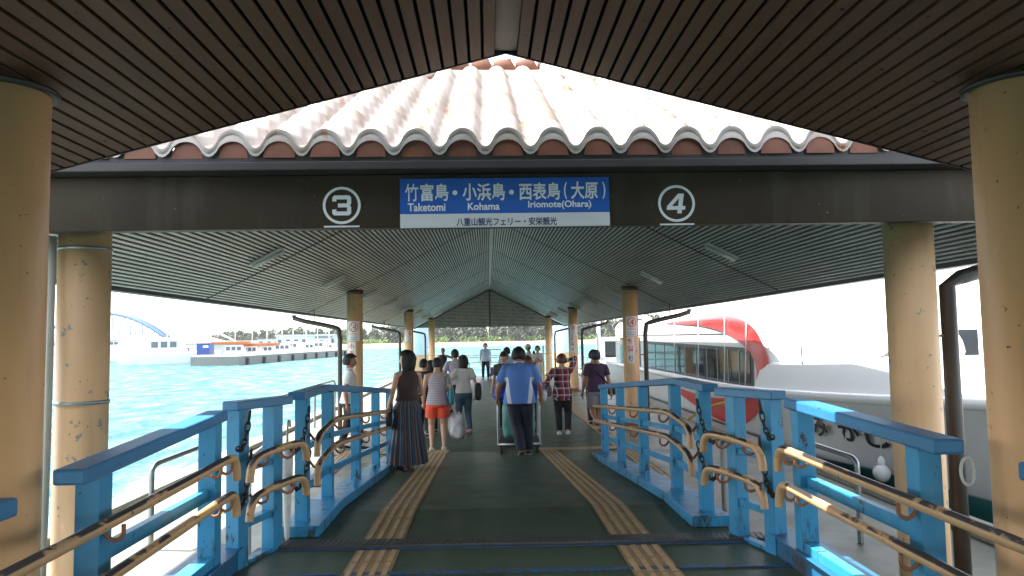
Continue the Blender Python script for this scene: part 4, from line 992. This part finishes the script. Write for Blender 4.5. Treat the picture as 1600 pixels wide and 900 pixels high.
TORSO = [(.455, .062, .052, 0), (.475, .088, .066, -.004), (.52, .100, .072, -.008), (.56, .094, .066, -.004), (.61, .083, .058, 0), (.66, .087, .060, .002), (.71, .095, .066, .003), (.755, .101, .067, 0), (.79, .104, .058, -.004), (.812, .092, .048, -.008), (.83, .062, .042, -.010), (.845, .042, .038, -.008)]
def person(label, pos, yaw, H, top, bottom, hair='short', skin='skin', shoes='shoe_dark', arms=(None, None), feet=None, lean=0, head=(0, 0), fem=False, face=False, build=1.0, cap=None, voxel=.010, group=None, sleeves=.62, hem=.50, leg=1.0, extra=None):
    """yaw 0 looks away from the camera (+y); arms = wrist targets (right, forward, up) / height; bottom = (kind, material)"""
    root = thing('person', label, 'person', pos, R(yaw), group); S = H
    hipz = .505
    def T(p):                                       # bend the trunk forward above the hips
        p = V(p); f = max(0, min(1, (p.z-.50)/.2)); a = -R(lean)*f; q = V((0, 0, .52)); return q+Matrix.Rotation(a, 3, 'X') @ (p-q) if lean else p
    tw = .92 if fem else 1.0
    def ring(z, rx, ry, oy, g=0):
        c = T((0, oy, z)); e = .004; u = (T((0, oy, z+e))-T((0, oy, z-e))).normalized(); fy_ = V((1, 0, 0)).cross(u)*-1
        return (c*S, V((1, 0, 0))*(rx*build*tw+g)*S, u.cross(V((1, 0, 0)))*(ry*build+g)*S)
    shw = .112*tw*(.5+.5*build)
    if feet is None: feet = ((-.055, -.01, 0), (.058, .012, 0))
    J = {}
    for i, s in ((0, -1), (1, 1)):
        J['sh', i] = T((s*shw, -.004, .800)); J['hip', i] = V((s*.054, 0, hipz))
        w_ = arms[i] or (s*.155, .03, .475); el, wr = ik(J['sh', i], w_, .172, .148, (s*.45, -1, -.15)); J['el', i], J['wr', i] = el, wr
        an = V(feet[i])+V((0, 0, .048)); kn, an = ik(J['hip', i], an, .238, .232, (s*.1, 1, 0)); J['kn', i], J['an', i] = kn, an
    hc = T((0, .012, .925)); hz = Matrix.Rotation(R(head[0]), 3, 'Z') @ Matrix.Rotation(R(head[1])-R(lean)*.55, 3, 'X')
    hw, hd, hh = .0475, .059, .067
    # ---- skin: one continuous figure
    b = MB(); loft(b, [ring(r_[0], r_[1]*(.88 if r_[0] < .63 else .97), r_[2]*(.88 if r_[0] < .63 else .97), r_[3]) for r_ in TORSO]+[ring(.88, .033, .035, -.002)])
    b.tube([T((0, -.006, .82))*S, T((0, .002, .86))*S, hc*S+V((0, 0, -.02*S))], [.040*S, .033*S, .034*S], 12)
    def skull(p, d):
        if d.z < 0: p = V((p.x*(1-.30*d.z*d.z), p.y*(1-.12*d.z*d.z)+.006*S*-d.z, p.z))
        if d.y > .93 and -.45 < d.z < .15: p.y += .004*S
        return p
    b.ell(hc*S, (hw*S, hd*S, hh*S), 24, 18, skull, hz)
    hp = lambda x, y, z: hc*S+hz @ V((x*S, y*S, z*S))
    b.tube([hp(0, .052, .008), hp(0, .064, -.016), hp(0, .052, -.020)], [.005*S, .009*S, .006*S], 8)
    for s in (-1, 1): b.ell(hp(s*.046, -.004, -.006), (.006*S, .012*S, .018*S), 8, 6)
    fx = MB()
    for i, s in ((0, -1), (1, 1)):
        sh_, el, wr, hp_, kn, an = [J[k, i] for k in ('sh', 'el', 'wr', 'hip', 'kn', 'an')]
        k_ = .9 if fem else 1.0; k_ *= (.4+.6*build)
        b.tube([T((s*.06, -.005, .80))*S, sh_*S, (sh_*.5+el*.5)*S, el*S, (el*.65+wr*.35)*S, wr*S], [.040*S, .034*k_*S, .028*k_*S, .022*k_*S, .024*k_*S, .0145*S], 12)
        b.tube([(hp_+V((0, 0, .03)))*S, (hp_*.75+kn*.25)*S, (hp_*.4+kn*.6)*S, kn*S, (kn*.7+an*.3)*S, (kn*.3+an*.7)*S, an*S], [.055*k_*S, .055*k_*S, .044*k_*S, .034*k_*S, .036*k_*S, .027*k_*S, .021*S], 14)
        ft = V(feet[i]); b.tube([an*S, (an+V((0, .0, -.03)))*S], [.021*S, .022*S], 10)
        pit = V((0, 1, 0)) if an.z-ft.z < .06 else V((0, .5, -.86))
        b.tube([an*S+V((0, -.02, -.032))*S, an*S+V((0, 0, -.03))*S+pit*.05*S, an*S+V((0, 0, -.036))*S+pit*.105*S], [(.020*S, .018*S), (.024*S, .015*S), (.022*S, .009*S)], 10)
        # hand: palm in the body mesh, then five bent fingers
        d = (wr-el).normalized(); side = d.cross(V((s, 0, 0))).normalized()
        if side.length < .1: side = V((0, 1, 0))
        if side.y < 0: side = -side
        nrm = side.cross(d).normalized(); pc = wr+d*.024
        b.tube([wr*S, (wr+d*.022)*S, (wr+d*.046)*S], [.0135*S, .020*S, .020*S], 10)
        pal = -V((s, 0, 0)); pal = (pal-d*pal.dot(d)).normalized()
        for f in range(4):
            L = (.038, .045, .042, .032)[f]; o_ = side*(.0165-.011*f); base = wr+d*.040+o_
            p1 = base+d*L*.5+pal*.004; p2 = p1+d*L*.35+pal*L*.30; p3 = p2+d*L*.15+pal*L*.38
            fx.tube([(base-d*.012)*S, p1*S, p2*S, p3*S], [.0052*S, .005*S, .0046*S, .0038*S], 7)
        tb_ = wr+d*.014+side*.012; fx.tube([tb_*S, (tb_+side*.014+d*.014+pal*.006)*S, (tb_+side*.018+d*.032+pal*.012)*S], [.0065*S, .006*S, .0045*S], 7)
    link('body', remesh(b, voxel*.8, 4, fx), skin, root)
    # ---- clothes
    if top:
        tb = MB(); g = .010
        rr = [r_ for r_ in TORSO if hem-.02 <= r_[0] <= .83]; rr = [(hem, max(.098, rr[0][1]), max(.070, rr[0][2]), rr[0][3])]+[r_ for r_ in rr if r_[0] > hem+.015]
        tank = top[0] in ('tank', 'sleeveless')
        loft(tb, [ring(r_[0], r_[1] if r_[0] < .78 or not tank else r_[1]*(.80 if top[0] == 'tank' else .93), r_[2], r_[3], g+(.012 if r_[0] < .63 else 0)+(.010 if r_[0] < .50 else 0)) for r_ in rr]+([ring(.843, .046, .040, -.009, .003)] if top[0] != 'tank' else []))
        for i, s in ((0, -1), (1, 1)):
            if tank: continue
            sh_, el, wr = J['sh', i], J['el', i], J['wr', i]
            if sleeves <= 1: P_ = [T((s*.05, -.005, .803)), sh_, sh_.lerp(el, .5*sleeves), sh_.lerp(el, sleeves)]; r_ = [.046, .044*(.5+.5*build), .041*(.5+.5*build), .042*(.5+.5*build)]
            else: P_ = [T((s*.05, -.005, .803)), sh_, sh_.lerp(el, .5), el, el.lerp(wr, .9)]; r_ = [.046, .043, .037, .032, .025]
            tb.tube([p*S for p in P_], [q*S for q in r_], 14)
        link('shirt', remesh(tb, voxel, 6), top[1], root)
        if top[0] == 'collar':
            c = MB(); c.tube([T((math.cos(q)*.040, math.sin(q)*.040-.006, .853+.006*math.sin(q)))*S for q in [2*math.pi*k/16 for k in range(16)]], .010*S, 8, closed=True); c.build('collar', top[2] if len(top) > 2 else top[1], root)
    kind, bm_ = bottom
    if kind in ('trousers', 'shorts'):
        tb = MB(); loft(tb, [ring(.46, .092, .070, -.008, .006), ring(.50, .100, .076, -.010, .009), ring(.54, .099, .073, -.008, .008), ring(.59, .088, .063, 0, .006), ring(.61, .085, .060, 0, .004)])
        for i, s in ((0, -1), (1, 1)):
            hp_, kn, an = J['hip', i], J['kn', i], J['an', i]; w_ = (1.0 if kind == 'trousers' else 1.22)*(.5+.5*build)
            P_ = [hp_+V((0, 0, .03)), hp_.lerp(kn, .3), hp_.lerp(kn, .62), kn] if kind == 'trousers' else [hp_+V((0, 0, .03)), hp_.lerp(kn, .3), hp_.lerp(kn, leg)]
            r_ = [.060*w_, .062*w_, .053*w_, .046*w_] if kind == 'trousers' else [.056*w_, .060*w_, .060*w_]
            if kind == 'trousers': P_ += [kn.lerp(an, .5), kn.lerp(an, 1.0)]; r_ += [.042*w_*leg, .037*w_*leg]
            tb.tube([p*S for p in P_], [q*S for q in r_], 14)
        link(kind, remesh(tb, voxel, 5), bm_, root)
    elif kind == 'skirt':
        vs = []; fs = []; seg = 96; zz = [.615, .60, .57, .52, .45, .36, .27, .18, .10, leg]
        for j, z in enumerate(zz):
            f = (z-zz[-1])/(zz[0]-zz[-1]); r0 = .088+.082*(1-f)**.9+(.022 if .45 < z < .56 else 0)
            for k in range(seg): a = 2*math.pi*k/seg; q = r0*(1+.085*(1-f)*math.sin(a*16)+.05*(1-f)*math.sin(a*5+1.3)); vs.append(V((q*math.cos(a)*1.02, q*math.sin(a)*.86, z))*S)
        for j in range(len(zz)-1):
            for k in range(seg): k2 = (k+1) % seg; fs.append((j*seg+k, j*seg+k2, (j+1)*seg+k2, (j+1)*seg+k))
        t_ = MB(); t_.add(vs, fs, True); t_.build('skirt', bm_, root)
    if shoes:
        for i in (0, 1):
            an, ft = J['an', i], V(feet[i]); up_ = an.z-ft.z >= .06; pit = V((0, 1, 0)) if not up_ else V((0, .5, -.86)); hl = V((0, 0, -1)) if not up_ else V((0, -.86, -.5))
            b = MB(); sole = an+hl*.030
            b.tube([(sole-pit*.034+hl*.002)*S, (sole-pit*.01)*S, (sole+pit*.045+hl*.002)*S, (sole+pit*.095+hl*.006)*S, (sole+pit*.118+hl*.008)*S], [(.020*S, .014*S), (.027*S, .022*S), (.030*S, .018*S), (.028*S, .013*S), (.016*S, .008*S)], 12)
            o = b.build('shoe', shoes, root); b = MB(); b.tube([(sole-pit*.038+hl*.017)*S, (sole-pit*.01+hl*.017)*S, (sole+pit*.05+hl*.017)*S, (sole+pit*.10+hl*.017)*S, (sole+pit*.120+hl*.016)*S], [(.020*S, .005*S), (.028*S, .005*S), (.032*S, .005*S), (.028*S, .005*S), (.012*S, .004*S)], 12); b.build('sole', 'sole_white' if shoes != 'sandal' else 'sandal', o)
    # ---- hair
    hm = 'hair_brown' if hair.endswith('brown') else 'hair_black'; st = hair.split('_')[0]
    def hf(p, d):
        x, y, z = d; nz_ = 1+.05*noise.noise(d*3.1+V((H*9, 0, 0)))+.03*noise.noise(d*9)
        kk_ = 1.25 if st in ('bob', 'long') else 1.09 if st == 'thick' else 1.0; q = V((x*hw*1.20*kk_, y*hd*1.15*kk_-.004, z*hh*1.17*(.5+.5*kk_)+.004))*nz_
        if st in ('bob', 'long'):
            if z < 0: e = (1-z*z)**.5; f = e**.35/max(e, 1e-3); q.x *= f*.98; q.y *= f*.98; q.z = z*hh*(1.48 if st == 'bob' else 2.2)
            if z < .42 and q.y > .010: q.y = .010+(q.y-.010)*.08
        elif st == 'tail':
            if z < .1 and q.y > -.008: q.y = -.008
            if q.z < -.03: q.z = -.03+(q.z+.03)*.2
        else:
            if z < .36 and q.y > -.010: q.y = -.010-.25*max(0, -z)*.05
            if q.z < -.026: q.z = -.026+(q.z+.026)*.25
            if st == 'thick': q.x *= 1.10; q.y *= 1.10; q.z = q.z*1.06+.003
            if st == 'buzz': q *= .955
        return q*S
    b = MB(); b.ell(hc*S, (1, 1, 1), 36, 26, hf, hz); b.build('hair', hm, root)
    if st == 'tail': b = MB(); b.tube([hp(0, -.060, .02), hp(0, -.085, .0), hp(0, -.080, -.05), hp(0, -.07, -.10)], [.014*S, .022*S, .020*S, .006*S], 10); b.build('ponytail', hm, root)
    if cap:
        b = MB(); b.ell(hc*S, (1, 1, 1), 28, 14, lambda p, d: V((d.x*hw*1.30, d.y*hd*1.24, max(d.z, -.02)*hh*1.24+.012))*S, hz); o = b.build('cap', cap, root)
        b = MB(); b.ell(hp(0, .066, .018), (.040*S, .042*S, .0045*S), 16, 6, None, hz); b.build('brim', cap, o)
    if face:
        for s in (-1, 1): MB().ell(hp(s*.0185, .0505, .004), (.0085*S, .005*S, .0045*S), 8, 6, None, hz).build('eye', 'eye_dark', root); MB().ell(hp(s*.0185, .0510, .018), (.012*S, .004*S, .0028*S), 8, 6, None, hz).build('eyebrow', 'hair_black', root)
        MB().ell(hp(0, .0535, -.034), (.013*S, .004*S, .004*S), 8, 6, None, hz).build('mouth', 'lip', root)
    J['S'] = S; J['root'] = root; J['T'] = T
    J['w'] = lambda p: Matrix.Translation(pos) @ Matrix.Rotation(R(yaw), 4, 'Z') @ (V(p)*S)
    return J
pmat('sole_white', (.62, .62, .60), .6, wr=0); pmat('shoe_dark', (.02, .02, .022), .6, wr=.1); pmat('shoe_white', (.55, .55, .55), .6, wr=.1); pmat('sandal', (.30, .13, .12), .7, wr=.1); pmat('sandal_pale', (.50, .44, .38), .7, wr=.1)
gp = AZ
def ground(px, py, z=0): p = AZ(px, py, z); return (p.x, p.y, floor_z(p.y) if p.y < Y2 else .004)
# woman in the pleated skirt on the slope, head turned to the sea
pmat('top_brown', (.045, .022, .018), .75); pmat('skirt_stripe', (.012, .014, .022), .7, pleats, .2)
yw = 10.2; pw = (AY(637, 700, yw).x, yw, floor_z(yw))
Jw = person('woman with black bob, sleeveless brown top and long dark striped pleated skirt', pw, 34, 1.60, ('sleeveless', 'top_brown'), ('skirt', 'skirt_stripe'), 'bob', shoes='sandal', arms=((-.17, .03, .50), (.10, .125, .575)), head=(36, 2), fem=True, face=True, feet=((-.05, -.03, 0), (.06, .07, 0)), voxel=.009, leg=.055, hem=.585)
# boy in the striped tank and orange shorts
pmat('tank_stripe', (.50, .44, .48), .8, stripes(2, 34, .32, (.20, .11, .17), .8)); pmat('shorts_orange', (.80, .085, .035), .7)
po = ground(684, 703)
Jo = person('person with cropped hair in striped grey tank top and bright orange shorts', po, 6, 1.63, ('tank', 'tank_stripe'), ('shorts', 'shorts_orange'), 'buzz', arms=((-.15, .06, .50), (.165, .02, .50)), shoes='sandal_pale', feet=((-.062, -.02, 0), (.07, -.02, 0)), leg=.66, hem=.49, voxel=.009)
# woman in the white tee and jeans
pmat('tee_white', (.58, .56, .54), .85); pmat('jeans', (.045, .085, .13), .8)
pj = ground(725, 677)
Jj = person('woman with shoulder length black hair, white tee and blue jeans facing left of the walkway', pj, 18, 1.60, ('tee', 'tee_white'), ('trousers', 'jeans'), 'bob', arms=((-.19, .12, .58), (.16, -.02, .50)), fem=True, shoes='sandal', feet=((-.03, .03, 0), (.075, -.02, 0)), leg=.95, hem=.52, voxel=.010)
# man with black cap behind her
pmat('tee_lilac', (.50, .46, .56), .85); pmat('cap_black', (.012, .012, .014), .7, wr=.1); pmat('trouser_black', (.010, .010, .012), .8)
person('man in black cap and pale lilac shirt standing beyond the woman in jeans', (AY(711, 560, 18.2).x, 18.2, .004), 12, 1.68, ('tee', 'tee_lilac'), ('trousers', 'trouser_black'), 'short', cap='cap_black', arms=((-.17, .10, .56), None), voxel=.012)
# two dark haired people behind the tank top
pmat('tee_black', (.012, .012, .013), .8)
person('short haired person in black tee half hidden behind the orange shorts', (AY(662, 570, 15.0).x, 15.0, .004), -12, 1.56, ('tee', 'tee_black'), ('trousers', 'trouser_black'), 'short', voxel=.012, head=(-20, 0))
person('small dark haired woman in black squeezed between the orange shorts and the black tee', (AY(673, 575, 15.6).x, 15.6, .004), 20, 1.50, ('tee', 'tee_black'), ('trousers', 'trouser_black'), 'bob', fem=True, voxel=.012)
# man in white shirt outside the left railing
pmat('shirt_white', (.66, .66, .67), .8)
person('man in white short sleeved shirt and black trousers seen in profile behind the left railing', (AY(546, 600, 13.6).x, 13.6, 0), -78, 1.70, ('collar', 'shirt_white'), ('trousers', 'trouser_black'), 'thick', skin='skin_tan', arms=((-.13, .0, .50), (.145, -.03, .49)), face=True, feet=((-.05, -.09, 0), (.055, .10, 0)), hem=.49, voxel=.011)
# man pushing the cart
def side_panel(m):
    x, y, z = m.xyz(); a = m.math('ABSOLUTE', x); e = m.math('ADD', .150, m.math('MULTIPLY', m.math('SUBTRACT', z, .95), .14))
    k = m.math('MULTIPLY', m.math('MULTIPLY', m.math('GREATER_THAN', a, m.math('ADD', e, -.012)), m.math('LESS_THAN', a, m.math('ADD', e, .055))), m.math('LESS_THAN', z, 1.25)); m.mix(k, (.50, .53, .58))
pmat('polo_blue', (.085, .20, .52), .8, side_panel, .45); pmat('trouser_navy', (.010, .014, .030), .75, None, .5)
ym = 11.95; pm = (AY(813, 700, ym).x, ym, floor_z(ym))
Jm = person('man in blue and white sports shirt leaning forward to push the loaded cart', pm, -2, 1.78, ('collar', 'polo_blue', 'shirt_white'), ('trousers', 'trouser_navy'), 'thick', skin='skin_tan', arms=((-.205, .19, .50), (.205, .19, .50)), lean=23, build=1.22, feet=((.01, .02, 0), (.075, .10, 0)), shoes='shoe_dark', hem=.475, leg=1.1, voxel=.009, sleeves=.80)
# plaid woman shading her eyes
pmat('plaid_shirt', (.020, .022, .040), .85, plaid, .3); 
pp = ground(880, 679)
Jp = person('woman with short brown hair and plaid shirt raising her right hand to her head', pp, -8, 1.60, ('tee', 'plaid_shirt'), ('trousers', 'trouser_black'), 'thick_brown', arms=((-.17, .02, .56), (.10, .11, .93)), sleeves=1.5, fem=True, build=1.10, shoes='shoe_white', feet=((-.05, .0, 0), (.062, -.05, .015)), hem=.43, voxel=.010)
# man in purple tee, one foot lifted
pmat('tee_purple', (.060, .028, .075), .85); pmat('shorts_grey', (.22, .22, .24), .85); pmat('cap_navy', (.03, .045, .075), .7, wr=.1)
ps = ground(934, 676)
Js = person('man in dark cap, purple tee and grey shorts walking away with his left foot lifted', ps, 4, 1.66, ('tee', 'tee_purple'), ('shorts', 'shorts_grey'), 'short', cap='cap_navy', skin='skin_tan', arms=((-.17, .06, .47), (.17, -.05, .48)), feet=((-.05, -.20, .10), (.05, .05, 0)), leg=.85, hem=.50, voxel=.010)
pmat('tank_pink', (.22, .14, .13), .85)
person('dark haired person in dusky sleeveless top just ahead of the purple tee', (AY(927, 560, 16.6).x, 16.6, .004), -6, 1.64, ('tank', 'tank_pink'), ('trousers', 'trouser_black'), 'thick', voxel=.012)
# people in the middle distance
pmat('tee_stripe', (.13, .12, .11), .85, stripes(2, 26, .4, (.035, .033, .032))); pmat('shirt_pale', (.36, .46, .62), .8)
person('woman in grey striped tee with hair tied back walking towards the camera', (AY(787, 560, 16.2).x, 16.2, .004), 176, 1.66, ('tee', 'tee_stripe'), ('trousers', 'trouser_navy'), 'tail', fem=True, face=True, feet=((-.05, .04, 0), (.05, -.06, 0)), voxel=.011)
person('person in pale blue shirt with black hair behind the woman in striped tee', (AY(792, 560, 22).x, 22, .004), 0, 1.66, ('collar', 'shirt_pale'), ('trousers', 'trouser_navy'), 'thick', voxel=.013)
pmat('dress_dark', (.03, .03, .045), .85)
person('woman with reddish brown hair hidden behind the man pushing the cart', (AY(824, 560, 14.6).x, 14.6, .004), 0, 1.58, ('tee', 'dress_dark'), ('trousers', 'trouser_black'), 'long_brown', fem=True, voxel=.012)
pmat('cap_white', (.55, .55, .54), .8, wr=.1)
person('man in white cap and white tee looking sideways to the sea', (AY(826, 560, 28.5).x, 28.5, .004), 75, 1.68, ('tee', 'tee_white'), ('trousers', 'trouser_navy'), 'short', skin='skin_tan', cap='cap_white', face=True, voxel=.014)
pmat('cloth_red', (.34, .07, .06), .85, stripes(0, 30, .4, (.5, .3, .25)), .3)
pq = (AY(841, 600, 28.2).x, 28.2, .004)
Jq = person('woman in white with black hair carrying a child in her arms, facing the camera', pq, 172, 1.62, ('tee', 'shirt_white'), ('trousers', 'tee_white'), 'thick', fem=True, face=True, arms=((-.05, .13, .68), (.07, .14, .66)), voxel=.013)
person('small child with black hair and red patterned cloth held by the woman in white', (pq[0]-.16, pq[1]-.20, .62), 20, .82, ('tee', 'shirt_white'), ('shorts', 'cloth_red'), 'thick', arms=((-.12, .12, .70), (.12, .12, .68)), feet=((-.08, .07, .10), (.06, .07, .10)), leg=1.0, shoes=None, voxel=.012)
person('guard in light blue shirt and dark trousers standing at the far end with arms down', (AY(759, 590, 35.6).x, 35.6, .004), 178, 1.70, ('collar', 'shirt_pale'), ('trousers', 'trouser_navy'), 'thick', face=True, voxel=.014, feet=((-.075, 0, 0), (.075, 0, 0)))
person('man in black sleeveless top leaning back on the white barrier with spread arms', (AY(692, 590, 29.15).x, 29.15, .004), 165, 1.60, ('tank', 'tee_black'), ('trousers', 'trouser_black'), 'buzz', skin='skin_tan', face=True, arms=((-.25, -.09, .62), (.27, -.06, .62)), lean=-4, voxel=.013)

# ------------------------------------------------------------------ things people carry or push
def lump(mb, c, r, seed, amp=.12, seg=28, rings=18, box=.55):
    def f(p, d):
        k = max(abs(d.x), abs(d.y), abs(d.z)); q = 1/(k**box) if k else 1
        n_ = 1+amp*noise.noise(d*2.2+V((seed, 0, 0)))+amp*.5*noise.noise(d*5+V((0, seed, 0))); return V((d.x*r[0], d.y*r[1], d.z*r[2]))*(q*n_)*.86
    mb.ell(c, (1, 1, 1), seg, rings, f); return mb
simple('bag_aqua', (.02, .27, .36), .7, 0, .2, 8, .4, 12); simple('bag_plastic', (.60, .58, .60), .3, 0, .2, 6, .6, 9); simple('bag_black', (.010, .010, .011), .6, 0, .2, 8, .3, 14)
m = Mat('bag_pattern', (.05, .05, .06), .7); m.mix(m.ramp(m.noise(34, 3), .52, .58), (.30, .30, .30)); M['bag_pattern'] = m.m
def bag(name, label, c, r, mat, strap, seed, cat='bag', amp=.10, sr=.012):
    t = thing(name, label, cat, c)
    lump(MB(), (0, 0, 0), r, seed, amp).build('pouch', mat, t)
    for pts in strap: MB().tube(chaikin([V(p)-V(c) for p in pts], 2), sr, 8).build('strap', mat, t)
    return t
W = Jo['w']; c = W((.150, -.035, .585))
bag('shoulder_bag', 'bright aqua cloth bag hanging from the shoulder of the orange shorts wearer', c, (.045, .10, .19), 'bag_aqua', [[W((.145, .0, .66)), W((.13, -.055, .74)), W((.105, -.045, .80)), W((.09, .0, .825)), W((.11, .045, .78)), W((.145, .02, .66))]], 3, amp=.12, sr=.018)
c = W((.215, .06, .245)); t = bag('plastic_bag', 'full white plastic bag hanging beside the orange shorts', c, (.165, .14, .27), 'bag_plastic', [[W((.20, .05, .38)), W((.175, .02, .46)), W((.165, .02, .475))]], 11, amp=.22, sr=.03)
W = Jj['w']; c = W((.185, -.05, .53)); bag('shoulder_bag', 'black shoulder bag on the right side of the woman in jeans', c, (.085, .11, .21), 'bag_black', [[W((.16, -.03, .62)), W((.13, -.055, .74)), W((.10, -.02, .825)), W((.13, .03, .76)), W((.17, .02, .62))]], 5)
W = Jp['w']; c = W((-.20, -.03, .545)); bag('handbag', 'grey and white patterned handbag on the arm of the plaid shirt woman', c, (.125, .08, .14), 'bag_pattern', [[W((-.235, -.03, .60)), W((-.20, -.02, .70)), W((-.165, -.03, .70)), W((-.165, -.03, .61))]], 8)
W = Js['w']; c = W((.20, .04, .50)); bag('crossbody_bag', 'black crossbody bag at the hip of the man in purple tee', c, (.10, .07, .10), 'bag_black', [[W((.17, .0, .55)), W((.06, -.085, .68)), W((-.04, -.078, .77)), W((-.085, -.01, .825))]], 9, sr=.014)
W = Jw['w']; c = W((-.165, .02, .44)); bag('tote_bag', 'small black bag held at the left side of the pleated skirt', c, (.05, .09, .12), 'bag_black', [[W((-.165, .05, .49)), W((-.175, .04, .56)), W((-.16, -.02, .57)), W((-.165, -.03, .49))]], 13)
# cart
ct = thing('luggage_cart', 'luggage cart with teal cover and grey pipe sides pushed by the man in blue', 'cart', (pm[0]+.02, pm[1]+.95, floor_z(pm[1]+.95)), R(-2))
MB().box((0, 0, .19), (.70, 1.10, .05)).build('platform', 'dark_grey', ct, .01)
for s in (-1, 1):
    b = MB(); b.tube(chaikin([(s*.35, -.52, .16), (s*.35, -.52, .88), (s*.35, -.46, .94), (s*.35, .46, .94), (s*.35, .52, .88), (s*.35, .52, .16)], 2), .018, 10); b.tube([(s*.35, -.56, .20), (s*.35, .56, .20)], .022, 10); b.build('side_frame', 'galvanised', ct)
    for y in (-.44, .44): o = MB().tube([(s*.30-.018, y, .085), (s*.30+.018, y, .085)], .082, 18).build('wheel', 'rubber', ct); MB().box((s*.30, y, .14), (.05, .06, .08)).build('fork', 'galvanised', o)
MB().tube([(-.35, -.54, .20), (.35, -.54, .20)], .024, 10).build('bumper', 'galvanised', ct)
lump(MB(), (0, .02, .56), (.33, .50, .36), 21, .07, 48, 30, .75).build('cover', 'teal_cover', ct)
def bundle(dx, dy, dz, r, mat, lab, seed, name='cloth_bundle'):
    c = ct.matrix_basis @ V((dx, dy, dz)); tag(lump(MB(), (0, 0, 0), r, seed, .25).build(name, mat), lab, 'bundle').location = c
bundle(.27, -.12, 1.08, (.20, .26, .20), 'blue_cloth', 'crumpled dark blue cloth bundle on the right of the teal cart', 31)
bundle(-.28, -.10, 1.0, (.17, .24, .14), 'blue_cloth', 'dark blue cloth bundle poking out on the left of the teal cart', 37)
bundle(.40, -.28, .98, (.10, .12, .12), 'bag_plastic', 'white bag hanging over the right side rail of the teal cart', 41, 'plastic_bag')
